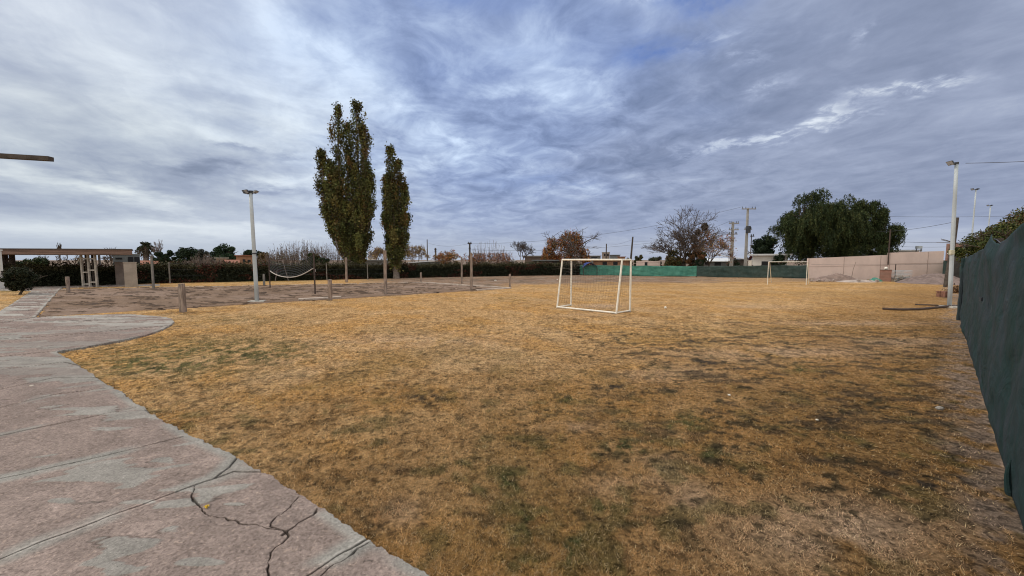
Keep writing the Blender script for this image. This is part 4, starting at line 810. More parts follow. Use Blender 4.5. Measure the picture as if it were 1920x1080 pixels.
for pts, l, r_ in ((P((1655, 581), (1690, 582.5), (1725, 581.5), (1760, 578), (1790, 575.5), (1812, 575)), 'longer dark hose lying on the grass in front of the slender floodlight pole', .045), (P((1716, 573), (1745, 574), (1775, 575.3)), 'shorter dark hose lying just behind the longer one', .03)):
    b = MB(); b.tube([q + [0, 0, .05] for q in pts], r_, 8); tag(b.build('hose', M_rust, None, pts[0]), l, 'hose', 'hoses on the grass')

# ------------------------------------------------------------------ buildings in the distance
M_roofr = mat('terracotta_roof', (.27, .115, .075), .9, .35, 6, stretch=(1, 6, 1)); M_wallb = mat('beige_wall', (.30, .235, .19), .9, .15, 2); M_wallw = mat('white_wall', (.74, .73, .70), .85, .08, 2); M_wallg = mat('grey_wall', (.17, .18, .18), .9, .15, 2); M_wallt = mat('terracotta_wall', (.34, .19, .12), .9, .2, 2)
M_sheet = mat('white_sheet_roof', (.66, .68, .70), .4, .08, 3); M_win = mat('dark_opening', (.012, .013, .016), .4, .2, 2); M_dkwall = mat('dark_timber', (.06, .055, .05), .9, .3, 2); M_roofg = mat('grey_sheet_roof', (.20, .21, .215), .6, .2, 3, stretch=(8, 1, 1))  # M_dkwall: one plain dark tone for shed walls and roofs
def house(label, x0, x1, D, ytop, wall, roof, name='house', depth=5, kind='flat', eave=.25, rise=.8, wins=(), group='houses beyond the field', yeave=None, roofh=.14, winm=None):
    a, c = AT(x0, D), AT(x1, D); H = ZT(a, yeave or ytop); org = np.array([(a[0] + c[0]) / 2, D, 0.]); az = math.atan2(org[0], D); W = (c[0] - a[0]) * math.cos(az); rot0 = set(o.name for o in bpy.data.objects); t = thing(name, org, label, 'house' if 'house' in name else 'building', group); b = MB(); b.box(org + [0, depth / 2, H / 2 - .15], (W, depth, H + .3)); b.build('wall', wall, t, org); b = MB()
    if kind == 'flat': b.box(org + [0, depth / 2, H + roofh / 2 + .002], (W + eave * 2, depth + eave * 2, roofh))
    else:
        zr = ZT(org, ytop); x_, y0_, y1_ = W / 2 + eave, -eave, depth + eave; e = H - .03
        if kind == 'gable':
            V = [(-x_, y0_, e), (x_, y0_, e), (x_, depth / 2, zr), (-x_, depth / 2, zr), (-x_, y1_, e), (x_, y1_, e)]; V = V + [(v[0], v[1], v[2] - .12) for v in V]
            b.arr(np.array(V) + org, [[0, 1, 2, 3], [3, 2, 5, 4], [7, 6, 9, 8], [8, 9, 10, 11], [0, 6, 7, 1], [4, 5, 11, 10], [0, 3, 9, 6], [3, 4, 10, 9], [1, 7, 8, 2], [2, 8, 11, 5]])
        else:   # shed roof rising to the left or right
            s = 1 if kind == 'shedr' else -1; V = [(-x_, y0_, e if s > 0 else zr), (x_, y0_, zr if s > 0 else e), (x_, y1_, zr if s > 0 else e), (-x_, y1_, e if s > 0 else zr)]; V = V + [(v[0], v[1], v[2] - .12) for v in V]
            b.arr(np.array(V) + org, [[0, 1, 2, 3], [7, 6, 5, 4], [0, 4, 5, 1], [1, 5, 6, 2], [2, 6, 7, 3], [3, 7, 4, 0]])
    b.build('roof', roof, t, org)
    for wx0, wx1, wy0, wy1 in wins:
        p0, p1 = AT(wx0, D), AT(wx1, D); z1, z0 = ZT(p0, wy0), max(.05, ZT(p0, wy1)); q = MB(); q.box((org[0] + ((p0[0] + p1[0]) / 2 - org[0]) * math.cos(az), D - .01, (z0 + z1) / 2), ((p1[0] - p0[0]) * math.cos(az), .06, z1 - z0)); q.build('window', winm or M_win, t, org)
    t.rotation_euler = (0, 0, -az); return t
house('low house with a red tiled roof beyond the hedge, right of the grey wall blocks', 258, 296, 62, 488.5, M_wallb, M_roofr, kind='gable', yeave=494, depth=7)
house('small beige flat-roofed house beyond the hedge under the round green tree', 405, 426, 66, 484.5, M_wallb, M_conc, wins=((418, 422, 488, 493),))
house('terracotta house beyond the hedge, left of the nearest floodlight pole', 443, 474, 64, 480, M_wallt, M_roofr, kind='flat', wins=((455, 460, 486, 492), (464, 470, 487, 491)))
house('low brown house with a tiled roof tucked against the terracotta house', 424, 446, 60, 487, M_wallb, M_roofr, kind='gable', yeave=492)
house('small white house glimpsed under the long roof on the left', 144, 153, 60, 485, M_wallw, M_conc)
house('low grey sheet-roofed shed between the two poplars', 684, 729, 50, 489, M_roofg, M_roofg, 'shed_building', kind='flat', group='sheds beyond the hedge')
house('white flat building showing between the poplars above the shed', 690, 706, 75, 483, M_wallw, M_sheet, 'shed_building', kind='flat', group='sheds beyond the hedge')
house('long grey shed right of the slimmer poplar with a white sloping roof', 768, 846, 56, 486, M_wallg, M_sheet, 'shed_building', kind='shedr', yeave=491.5, depth=8, group='sheds beyond the hedge')
house('small shed with a white roof strip left of the small bare tree', 944, 964, 62, 490, M_wallg, M_sheet, 'shed_building', kind='flat', group='sheds beyond the hedge', wins=((947, 951, 494, 499),))
house('flat-roofed house left of the rusty willow, with pale windows', 984, 1052, 60, 481, M_wallb, M_conc, kind='flat', eave=.5, wins=((992, 1000, 491, 498), (1020, 1032, 489, 497), (1036, 1044, 490, 498)))
house('dark open shed beneath the rusty willow', 1000, 1062, 55, 489, M_dkwall, M_roofg, 'shed_building', kind='flat', group='sheds beyond the hedge')
house('far grey block with a flat top, left of the water tower block', 1098, 1126, 120, 480, M_wallg, M_conc, 'far_building', group='far blocks on the skyline', wins=((1108, 1120, 482, 484),))
house('far square concrete block, the tallest on the skyline behind the near goal', 1128.5, 1143, 115, 473.5, M_wallb, M_conc, 'far_building', eave=.1, group='far blocks on the skyline', wins=((1132, 1135, 476, 480), (1138, 1141, 476, 480)))
house('far low grey block touching the tallest far block on its right', 1143.5, 1162, 112, 478.5, M_wallg, M_roofg, 'far_building', group='far blocks on the skyline')
house('far low brick block right of the grey skyline block', 1158, 1172, 100, 482, M_wallt, M_roofr, 'far_building', group='far blocks on the skyline')
house('low brown building right behind the bright green cloth and near goal', 1112, 1180, 56, 489, M_wallt, M_dkwall, 'shed_building', group='sheds beyond the hedge', wins=((1130, 1138, 491, 497), (1150, 1158, 491, 497)))
house('low pinkish outbuilding with a dark doorway behind the bright green cloth', 1193, 1238, 52, 491.5, M_pink, M_pink, 'outbuilding', eave=.02, wins=((1209, 1214, 491.5, 500),), group='sheds beyond the hedge')
house('dark brick outbuilding behind the trunk of the big bare tree', 1250, 1282, 50, 491, M_dkwall, M_dkwall, 'outbuilding', eave=.1, group='sheds beyond the hedge')
house('house with a pale sheet roof left of the twin utility poles', 1316, 1368, 58, 484, M_wallg, M_sheet, kind='gable', yeave=489, wins=((1322, 1330, 490, 497), (1340, 1352, 490, 498)))
house('low building with a sloping white roof directly behind the twin utility poles', 1347, 1400, 66, 477, M_dkwall, M_sheet, 'shed_building', kind='shedl', yeave=486, group='sheds beyond the hedge')
house('white house with a dark opening beside the round evergreen', 1410, 1476, 54, 479, M_wallw, M_sheet, kind='flat', eave=.5, wins=((1428, 1458, 490, 499),), roofh=.22)
house('building with a long pale flat roof behind the pink wall', 1668, 1722, 50, 470.5, M_wallw, M_sheet, 'far_building', group='far blocks on the skyline')
house('brick house end at the right behind the slender floodlight pole', 1772, 1803, 40, 459, M_brick, M_brick, kind='flat', eave=.0, wins=((1790, 1796, 463, 467),))
house('low lean-to with a bright white roof behind the dark green cloth', 1778, 1806, 34, 476.5, M_dkwall, M_sheet, 'lean_to', eave=.1, group='sheds beyond the hedge', depth=3)
# roof tank
p = AT(1729, 48); z = ZT(p, 470.5); t = thing('roof_tank', p + [0, 0, 0], 'small tank on legs rising over the pink wall', 'water tank'); b = MB(); b.tube([p + [0, .5, ZT(p, 466)], p + [0, .5, ZT(p, 461)]], .32, 12); b.build('tank', M_galv, t, p); b = MB()
for dx in (-.3, .3): b.bar(p + [dx, .5, 0], p + [dx, .5, ZT(p, 466)], .07, .07)
b.build('stand', M_dkmetal, t, p)
# blue tarpaulin tent
p = AT(1104, 50.5); w = 13 / F * 50; H = ZT(p, 492.5); t = thing('blue_tarp_shelter', p, 'blue tarpaulin shelter behind the left end of the bright green cloth', 'shelter'); b = MB(); U, V_ = np.meshgrid(np.linspace(-1, 1, 20), np.linspace(-1, 1, 12)); z = H * .62 + H * .38 * (1 - np.abs(U) ** 1.6) + .05 * fbm(U * 3, V_ * 3, 3, 2); b.arr(np.stack([p[0] + U * w, p[1] + V_ * 1.2, z], -1).reshape(-1, 3), grid_q(12, 20)); b.build('tarp', mat('blue_tarp', (.05, .09, .32), .5, .3, 3), t, p)
for sx in (-.95, .95):
    for sy in (-1.1, 1.1): b = MB(); b.bar(p + [sx * w, sy, 0], p + [sx * w, sy, H * .63], .06, .06); b.build('pole', M_woodd, t, p)

# --- long open roof on the left with its trellis posts and wall blocks
def pergola():
    o = G(190, 538); D = o[1]; t = thing('open_shelter', o, 'long flat open shelter roof on posts at the far left', 'shelter')
    zb, zt_ = ZT(o, 477.5), ZT(o, 468.5); fr, fl_ = AT(249, D), AT(-330, D - 3.4); br_, bl_ = AT(249, D + 3.2), AT(-330, D)
    def slab(z0, z1, e=0.0):
        V = [np.array([p[0], p[1], z]) + d_ for z in (z0, z1) for p, d_ in ((fl_, [-e, -e, 0]), (fr, [e, -e, 0]), (br_, [e, e, 0]), (bl_, [-e, e, 0]))]; q = MB(); q.arr(V, [[0, 3, 2, 1], [4, 5, 6, 7], [0, 1, 5, 4], [1, 2, 6, 5], [2, 3, 7, 6], [3, 0, 4, 7]]); return q
    slab(zb, zt_).build('fascia', mat('old_fascia', (.19, .125, .10), .85, .45, 2, .01, stretch=(.3, .3, 9)), t, o)
    slab(zt_ + .003, zt_ + .07, .05).build('roof', mat('old_roof', (.10, .085, .08), .8, .3, 3), t, o)
    def frame(Xs, yb, rungs, w=.11, m=M_conc, dd=0.0, name='trellis'):
        q = MB(); ps = [G(X, yb) for X in Xs]
        for p in ps: q.box(p + [0, dd, zb / 2 - .06], (w, w, zb + .11))
        for yr in rungs:
            for i in range(len(ps) - 1):
                if yr[i] is None: continue
                z = ZT(ps[i], yr[i]); q.box((ps[i] + ps[i + 1]) / 2 + [0, dd, z], (abs(ps[i + 1][0] - ps[i][0]) - w - .004, w * .7, w * .8))
        q.build(name, m, t, o)
    frame((156.5, 169.5, 182.5), 538, ((510.5, 506.5), (532.5, 529), (485, 485)), name='trellis'); frame((165, 177), 535.5, ((486,),), .09, M_woodd)
    frame((190,), 533.5, (), .10, M_conc, name='post'); frame((14.5, 27.5), 536, ((486, ), (500,)), .22, M_woodd); frame((-40,), 536, (), .2, M_woodd, name='post')
    return t
pergola()
p = G(-4, 542.5); b = MB(); b.box(p + [0, 0, ZT(p, 470) / 2 - .1], (.42, .42, ZT(p, 470) + .2)); b.box(p + [0, 0, ZT(p, 470) + .04], (.5, .5, .08)); tag(b.build('column', M_wallw, None, p), 'white square column cut by the left edge of the picture', 'column')
p = G(245.5, 538); w = 26.5 / F * p[1]; b = MB(); H = ZT(p, 492.5); az = math.atan2(p[0], p[1]); w *= math.cos(az) * .93; b.box(p + [-.1, .15, H / 2 - .05], (w, .40, H + .1), -az); b.box(p + [-.1, .15, H + .02], (w + .06, .45, .05), -az); tag(b.build('wall_block', mat('render_block', (.36, .31, .26), .9, .2, 1.5, .01), None, p), 'tall pale rendered wall block, the nearer of the two beside the open shelter', 'wall', 'rendered wall blocks by the shelter')
p = G(220.5, 534); w = 20 / F * p[1]; b = MB(); H = ZT(p, 492); az = math.atan2(p[0], p[1]); w *= math.cos(az); b.box(p + [0, .3, H / 2 - .05], (w, .5, H + .1), -az); b.box(p + [0, .3, H + .02], (w + .05, .55, .05), -az); tag(b.build('wall_block', mat('render_block2', (.24, .20, .175), .9, .25, 1.5, .01), None, p), 'brownish wall block with a stained foot, behind the nearer pale one', 'wall', 'rendered wall blocks by the shelter')
house('small grey kiosk with two dark openings behind the wall blocks', 212, 263, 33, 479, M_wallg, M_wallg, 'kiosk', kind='flat', eave=.02, depth=2, wins=((217, 229, 483, 486), (240, 250, 481.5, 492), (252, 262, 481.5, 493)), group='sheds beyond the hedge')
# beam reaching in from the near pergola on the left (its post stands just out of the picture)
pd_ = 7.0; a = AT(112, pd_); za = ZT(a, 298); b0 = np.array([a[0] - 2.6, pd_ - .35, ZT(np.array([a[0] - 2.6, pd_ - .35, 0]), 278)]); t = thing('pergola_beam', (b0[0] + .3, b0[1], 0), 'dark wooden beam end sticking into the sky at the left edge', 'beam'); org = np.array(t.location)
b = MB(); b.bar(b0, np.array([a[0], pd_, za]), .10, .075); b.build('beam', M_woodd, t, org); b = MB(); b.bar(org + [0, 0, 0], org + [0, 0, b0[2] - .04], .14, .14); b.build('post', M_woodd, t, org)
# play frame behind the court
p = G(525, 526); t = thing('swing_frame', p, 'small pale swing frame standing against the hedge behind the volleyball net', 'swing'); b = MB(); zt_ = ZT(p, 489)
for X0, X1 in ((516, 523), (541, 530)): b.tube([G(X0, 527), AT(X1, p[1]) + [0, 0, zt_]], .03, 6)
b.tube([G(528, 526), AT(527, p[1]) + [0, 0, zt_]], .04, 6); b.tube([AT(522, p[1]) + [0, 0, zt_], AT(532, p[1]) + [0, 0, zt_]], .035, 6); b.build('frame', M_twigl, t, p); b = MB(); b.box(AT(522, p[1]) + [0, 0, ZT(p, 496)], (.35, .05, .22), .3); b.build('board', M_band, t, p)

# ------------------------------------------------------------------ utility poles and wires
def upole(label, X, D, top, r, arms=(), m=M_concp, lean=0.0, name='utility_pole'):
    p = AT(X, D); H = ZT(p, top); t = thing(name, p, label, 'utility pole', 'utility poles'); tp = p + [lean, 0, H]; b = MB(); b.tube([p + (tp - p) * u for u in np.linspace(0, 1, 5)], np.linspace(r * 1.25, r * .8, 5), 8); b.build('pole', m, t, p)
    pts = []
    for ya, wl, wr in arms:
        z = ZT(p, ya); w0, w1 = wl / F * D, wr / F * D; cx_ = p + [lean * z / H, -.12, z]; q = MB(); q.bar(cx_ - [w0, 0, 0], cx_ + [w1, 0, 0], .12, .12); ar = q.build('crossarm', m if m is M_concp else M_woodd, t, p); q = MB()
        for u in (-w0 + .1, -w0 * .4, w1 * .5, w1 - .1): q.tube([cx_ + [u, 0, .05], cx_ + [u, 0, .30]], [.05, .035], 6); pts.append(cx_ + [u, 0, .3])
        q.build('insulator', M_dkmetal, ar, p)
    return t, pts, tp
ua, pa, _ = upole('shorter, thicker of the twin concrete utility poles, with three crossarms', 1371.5, 52, 416, .20, ((419, 8, 10), (431, 8, 10), (439, 8, 8)))
ub, pB, _ = upole('tallest concrete utility pole, with one wide crossarm on top', 1398, 52, 390, .17, ((392, 12, 14), (430, 6, 8)))
p = AT(1396, 52); b = MB(); q = p + [0, -.3, ZT(p, 430)]; b.tube([q - [0, 0, .5], q + [0, 0, .4]], .28, 10); b.build('transformer', M_dkmetal, ub, p)
upole('thin pole with a small crossarm just right of the tallest utility pole', 1407, 56, 441, .07, ((443, 3, 4),), M_woodd)
upole('dark pole leaning slightly right, rising behind the near goal', 1181, 55, 444, .13, (), M_woodd, .35); upole('thin dark pole in front of the tallest far block', 1136.5, 80, 457, .13, (), M_woodd)
upole('wooden utility pole with a crossarm left of the tall leafless shoots', 881, 60, 455, .15, ((457, 4, 4), (466, 2, 2)), M_woodd); upole('thin tall mast above the long grey shed', 801.5, 70, 449, .09, (), M_woodd); upole('short pole with two small crossarms above the long grey shed', 817, 75, 465, .16, ((468, 2.2, 2.2), (472, 2, 2)), M_woodd)
upole('dark tapering pole just behind the slender floodlight pole', 1779.5, 28, 408, .16, (), M_woodd, .30)
def wire(label, a, c, sag, r=.018, group='overhead wires'):
    a, c = np.asarray(a, float), np.asarray(c, float); u = np.linspace(0, 1, 24)[:, None]; p = a + (c - a) * u; p[:, 2] -= (4 * sag * u * (1 - u))[:, 0]; b = MB(); b.tube(p, r, 4); return tag(b.build('overhead_wire', M_wire, None, a), label, 'wire', group)
def at3(X, D, Y): p = AT(X, D); return p + [0, 0, ZT(p, Y)]
wire('wire running right from the top of the slender floodlight pole', at3(1795, pr[1] - .05, 306), at3(2100, 13, 290), .05, .010)
wire('upper wire crossing the sky right of the weeping tree', at3(1560, 64, 403), at3(2300, 56, 380), 1.0); wire('middle wire crossing the sky right of the weeping tree', at3(1600, 60, 430), at3(1784, 28, 416), .5, .014); wire('lower wire crossing the sky right of the weeping tree', at3(1600, 60, 446), at3(1830, 40, 454), .3, .02); wire('lowest faint wire above the pink wall', at3(1600, 60, 452), at3(1830, 42, 460), .5, .014)
wire('wire leaving the tallest utility pole towards the left', pB[0], at3(884, 60, 457), 1.2, .016); wire('wire leaving the shorter twin pole towards the left', pa[0], at3(1185, 55, 452), .8, .014); wire('wire from the leaning pole to the thin dark pole at its left', at3(1185, 55, 449), at3(1136, 80, 459), .3, .012); wire('low wire passing behind the leaning pole to the left', pa[8], at3(884, 60, 468), 1.0, .014); wire('wire leaving the crossarm pole towards the long grey shed', at3(878, 60, 457), at3(801, 70, 455), .5, .012)
b0_, b1_ = G(1513, 523), G(1763, 526); wire('thin wire strung low in front of the pink wall', b0_ + [0, -.5, 1.5], b1_ + [0, -.5, 1.6], .05, .010, None)
p = AT(1406, 50); b = MB(); b.box(p + [0, 0, ZT(p, 489) / 2], (.32, .32, ZT(p, 489))); b.box(p + [0, 0, ZT(p, 489) + .03], (.4, .4, .06)); tag(b.build('gate_post', M_white, None, p), 'white post behind the dull cloth left of the white house', 'post')
p = pr + [-.16, -.1, 0]; z = ZT(pr, 473); b = MB(); b.box(pr + [-.12, -.02, z], (.14, .10, .19)); b.box(pr + [-.12, -.075, z], (.11, .012, .15)); mb_ = b.build('meter_box', mat('cream_box', (.55, .52, .40), .6, .1, 4), None, pr); tag(mb_, 'cream switch box fixed to the slender floodlight pole', 'box')

# ------------------------------------------------------------------ trees and shrubs
# weeping pepper trees
def pepper(label, px, D, top, hw, seed, n_br=110, n_str=2600, skew=0.0, lo=.12, gaps=.12):
    base = AT(px, D); H = ZT(base, top); W = hw / F * D; rg = np.random.default_rng(seed); tr = fit(grow(seed, lv=3, k=(3, 4), spread=.50, ratio=.74, r0=.055, L0=.5, side=.25, wig=.18), H * .80, W * .55)
    tp = np.vstack([tr[5]]); C = []
    while len(C) < n_br:
        q = rg.uniform(-1, 1, 3); s = np.linalg.norm(q)
        if s > 1 or s < .25: continue
        if rg.random() < gaps * (abs(q[2]) < .5): continue
        C.append((q[0] * W * .80, q[1] * W * .7, (lo + .12 + (.80 - lo) * (q[2] * .5 + .5)) * H, rg.uniform(.5, 1.0) * W * .19))
    C = np.array(C); C[:, 2] *= 1 - .16 * (np.abs(C[:, 0]) / W) ** 2; LP, LC = [], []
    for s in range(n_str):
        c = C[rg.integers(len(C))]; v = rg.normal(size=3); v /= np.linalg.norm(v); v[2] = abs(v[2]) * .8; p = c[:3] + v * c[3] * rg.random() ** .4
        ln = rg.uniform(.35, 1.5) * H * .13; m = int(12 + ln * 11); u = rg.random(m); out = np.array([v[0], v[1], 0]) * .35
        Q = p + out * (u[:, None]) + rg.normal(0, .085, (m, 3)); Q[:, 2] = p[2] - u ** 1.15 * ln + .1 * rg.normal(size=m); LP.append(Q); k = np.asarray([(.030, .046, .016), (.042, .060, .020), (.022, .036, .014), (.060, .070, .022)][rg.integers(4)]); LC.append(k[None] * rg.uniform(.6, 1.4, (m, 1)))
    Lp, Lc = np.vstack(LP), np.vstack(LC); Lp[:, 2] = np.clip(Lp[:, 2], .2, None); L = MB(); L.leaves(Lp, .085 * rg.uniform(.6, 1.5, len(Lp)), Lc, rg, droop=1.0, elong=2.4); tree_obj('pepper_tree', label, 'tree', base, tr, M_bark, L, 'weeping pepper trees')
pepper('taller left one of the two weeping pepper trees behind the pink wall', 1535, 52, 342, 92, 11, 84, 3600, lo=.06)
pepper('lower right one of the two weeping pepper trees behind the pink wall', 1618, 50, 370, 59, 12, 66, 3000, lo=.02)
leafy('evergreen_tree', 'round dark evergreen between the utility poles and the weeping tree', 1435, 56, 437, 23, 21, DKG, 15000, .14, clump=34, hb=.08)
bare_tree('bare_tree', 'big spreading leafless tree with dark nests, left of the utility poles', 1284, 52, 393, 65, 38, lv=7, k=(3, 3), spread=.50, ratio=.80, wig=.15, L0=.16, L1=.40, r0=.050, rr=.64, rmin=.017, first=3, side=.22, up=.16)
for X, Y, r_, l in ((1319, 425, .42, 'topmost dark nest in the big leafless tree'), (1307, 436, .36, 'middle dark nest in the big leafless tree'), (1299, 447, .40, 'lowest dark nest in the big leafless tree')):
    q = at3(X, 51.5, Y); rg = np.random.default_rng(int(X)); v = rg.normal(size=(900, 3)); v /= np.linalg.norm(v, axis=1, keepdims=True); b = MB(); b.leaves(q + v * r_ * rg.random((900, 1)) ** .4 * [1, 1, 1.2], .10, col_mix([(.02, .022, .018), (.035, .03, .02)], 900, rg), rg, elong=2.5); tag(b.build('mistletoe_clump', M_leaf, None, q), l, 'nest', 'dark clumps in the big leafless tree')
bare_tree('autumn_tree', 'leafless pinkish tree with a few orange leaves, right of the big bare one', 1331, 50, 432, 30, 41, lv=6, k=(3, 3), spread=.6, ratio=.76, wig=.15, L0=.5, r0=.045, rmin=.016, bark=M_bark, twig=M_twigl, leafn=2200, leafc=RUST + YEL, lsize=.10, first=4)
leafy('shrub', 'rust and olive bush under the left side of the big leafless tree', 1264, 50, 463, 20, 51, [(.13, .085, .03), (.10, .075, .03), (.16, .09, .03)] + OLV, 7000, .12, cat='shrub', group='bushes behind the shade cloth'); leafy('shrub', 'tall rusty bush under the right side of the big leafless tree', 1304, 49, 456, 18, 52, [(.15, .075, .035), (.12, .065, .03), (.18, .08, .035), (.1, .05, .03)] + OLV[:3], 8000, .12, cat='shrub', group='bushes behind the shade cloth')
leafy('shrub', 'dark low bush at the right foot of the rusty bush', 1312, 47.5, 484, 9, 53, DKG, 2600, .12, cat='shrub', group='bushes behind the shade cloth')
leafy('shrub', 'grey green bush left of the big leafless tree', 1229, 54, 476, 13, 54, [(.06, .075, .045), (.09, .09, .06), (.04, .055, .03)], 4200, .12, cat='shrub', group='bushes behind the shade cloth'); leafy('shrub', 'pointed green bush right of the dark leaning pole', 1199, 56, 474, 10, 55, MIDG + OLV, 3200, .12, cat='shrub', group='bushes behind the shade cloth'); leafy('shrub', 'olive bush straight above the right top corner of the near goal', 1176, 57, 484, 10, 56, MIDG + OLV, 2600, .12, cat='shrub', group='bushes behind the shade cloth')
leafy('shrub', 'dark red bush at the foot of the thin pole by the white house', 1405, 53, 474, 6.5, 57, [(.11, .025, .02), (.08, .02, .02)], 2400, .11, cat='shrub', group='bushes behind the shade cloth'); leafy('shrub', 'dark hedge-like bush behind the twin utility poles', 1380, 55, 484, 18, 58, DKG + [(.06, .045, .03)], 4200, .12, cat='shrub', group='bushes behind the shade cloth'); leafy('shrub', 'dark bush on the left foot of the weeping trees', 1462, 53, 470, 12, 59, DKG, 3800, .12, cat='shrub', group='bushes behind the shade cloth')
# rusty willow
def willow():
    base = AT(1058, 56); D = 56; H = ZT(base, 429); W = 42 / F * D; rg = np.random.default_rng(5); tr = fit(grow(61, lv=5, k=(3, 3), spread=.62, ratio=.76, r0=.055, L0=.45, wig=.18, side=.2), H * .95, W * .9); C = []
    for (X, Y, r_) in ((1065, 442, 14), (1078, 446, 11), (1052, 452, 13), (1036, 456, 13), (1028, 470, 11), (1082, 462, 14), (1092, 474, 10), (1060, 468, 16), (1042, 480, 12), (1076, 482, 14), (1022, 482, 7), (1096, 486, 7), (1056, 490, 14)):
        q = at3(X, D, Y); C.append((q[0] - base[0], rg.normal(0, W * .35), q[2], r_ / F * D))
    C = np.array(C); LP, LC = [], []
    for s in range(900):
        c = C[rg.integers(len(C))]; v = rg.normal(size=3); v /= np.linalg.norm(v); p = c[:3] + v * c[3] * rg.random() ** .5; ln = rg.uniform(.2, 1.1); m = 15; u = rg.random(m); Q = p + rg.normal(0, .12, (m, 3)); Q[:, 2] -= u * ln; LP.append(Q); k = np.asarray((RUST + [(.13, .10, .04)])[rg.integers(6)]); LC.append(k[None] * rg.uniform(.5, 1.4, (m, 1)))
    L = MB(); Lp = np.vstack(LP); L.leaves(Lp, .11 * rg.uniform(.6, 1.4, len(Lp)), np.vstack(LC), rg, droop=.7, elong=2); t = tree_obj('willow_tree', 'rusty orange willow rising behind the left half of the near goal', 'tree', base, tr, M_bark, L)
    b = MB(); pts = [at3(1070, D, 480) , at3(1085, D, 462), at3(1100, D, 452), at3(1117, D, 444)]; b.tube(pts, [.16, .11, .07, .02], 6)
    for i in range(40): u = rg.uniform(.45, 1); q = pts[2] * (1 - u) + pts[3] * u if u > .5 else pts[1] * .5 + pts[2] * .5; e = q + np.array([rg.uniform(-.3, 1.1), rg.uniform(-.5, .5), rg.uniform(-.5, .9)]); b.segs([q], [e], .018, .012, 3)
    b.build('bare_limb', M_bark, t, base)
willow()
bare_tree('bare_tree', 'small leafless tree with a whitewashed trunk left of the rusty willow', 980, 58, 452, 21, 71, lv=6, k=(3, 3), spread=.58, ratio=.76, wig=.14, L0=.5, r0=.05, rmin=.016, bark=M_barkw, twig=M_twig)
bare_tree('autumn_tree', 'thin yellowing tree right of the slimmer poplar', 778, 58, 461, 22, 72, lv=6, k=(3, 3), spread=.6, ratio=.76, L0=.5, r0=.045, rmin=.016, twig=M_twigl, leafn=1800, leafc=YEL + [(.2, .12, .06)], lsize=.11); bare_tree('autumn_tree', 'thin yellowing tree filling the gap between the poplars', 709, 60, 464, 17, 73, lv=6, k=(3, 3), spread=.6, ratio=.76, L0=.5, r0=.045, rmin=.016, twig=M_twigl, leafn=1500, leafc=YEL + [(.2, .12, .08)], lsize=.11)
bare_tree('autumn_tree', 'low thin autumn tree over the long grey shed', 838, 57, 470, 20, 74, lv=5, k=(3, 4), spread=.65, ratio=.76, L0=.4, r0=.04, rmin=.016, twig=M_twigl, leafn=2200, leafc=YEL + RUST, lsize=.11)
# brush: many upright shoots
def brush(name, label, px, D, top, hw, seed, n_=90, m=M_twig, leafn=0, leafc=None, lsize=.1, r=.018, leaftop=.6, group='leafless thickets beyond the hedge', gap=0.0, branchy=4):
    base = AT(px, D); H = ZT(base, top); W = hw / F * D; rg = np.random.default_rng(seed); t = thing(name, base, label, 'shrub', group); P0, P1 = [], []
    for i in range(n_):
        u = rg.uniform(-1, 1); x = u * W; y = rg.uniform(-1, 1) * min(W, 3); h = H * rg.uniform(.62, 1.0) * (1 - .38 * abs(u) ** 2.2) ; p = np.array([x * .93, y, 0]); q = p + np.array([rg.normal(0, .18) + u * .4, rg.normal(0, .25), h * .45]); e = q + np.array([rg.normal(0, .22) + u * .3, rg.normal(0, .3), h * .55]); P0 += [p, q]; P1 += [q, e]
        for j in range(branchy): w = rg.uniform(.15, .95); s = q + (e - q) * w; L_ = rg.uniform(.25, .9) * (1 - w * .6); P0.append(s); P1.append(s + np.array([rg.normal(0, .4) * L_, rg.normal(0, .4) * L_, L_ * .8]))
    b = MB(); P0, P1 = np.array(P0), np.array(P1); b.segs(P0, P1, r, r * .7, 3); b.build('stems', m, t)
    if leafn: L = MB(); i = rg.integers(0, len(P0), leafn); Q = P0[i] + (P1[i] - P0[i]) * rg.random((leafn, 1)) + rg.normal(0, .14, (leafn, 3)); Q[:, 2] = np.minimum(Q[:, 2], H * leaftop * rg.uniform(.7, 1.1, leafn)); L.leaves(Q, lsize * rg.uniform(.6, 1.4, leafn), col_mix(leafc, leafn, rg), rg); L.build('foliage', M_leaf, t)
DRY = [(.13, .085, .06), (.10, .065, .05), (.16, .11, .07)]
brush('bare_thicket', 'grey brown leafless thicket left of the taller poplar, behind the volleyball net', 565, 47, 447, 32, 81, 170, M_twigl, 1700, [(.10, .075, .06), (.07, .07, .035)], .09, .016, .7); brush('bare_thicket', 'lower brown thicket between the floodlight pole and the volleyball net', 522, 48, 462, 20, 82, 110, M_twigl, 1500, DRY, .09, .016, .7); brush('bare_thicket', 'thin leafless thicket touching the left side of the taller poplar', 612, 50, 451, 22, 83, 110, M_twigl, 300, DRY, .09, .016)
brush('bare_thicket', 'clump of tall pale leafless shoots over rusty foliage, right of the crossarm pole', 918, 50, 450, 33, 84, 120, M_twigl, 5200, RUST[1:4] + DRY + [(.09, .04, .035)], .10, .014, .58, branchy=1)
leafy('shrub', 'olive green shrub inside the leafless thicket behind the net', 583, 45, 466, 15, 91, OLV + MIDG[:1], 5200, .11, cat='shrub', group='bushes beyond the hedge'); leafy('shrub', 'dark bush at the left foot of the taller poplar beyond the hedge', 607, 44, 480, 14, 92, DKG + OLV[:2], 4000, .11, cat='shrub', group='bushes beyond the hedge'); leafy('shrub', 'yellow green weeping shrub right of the nearest floodlight pole', 494, 52, 467, 14, 93, [(.12, .085, .03), (.09, .08, .03), (.14, .08, .04)], 5200, .11, cat='shrub', droop=.8, group='bushes beyond the hedge')
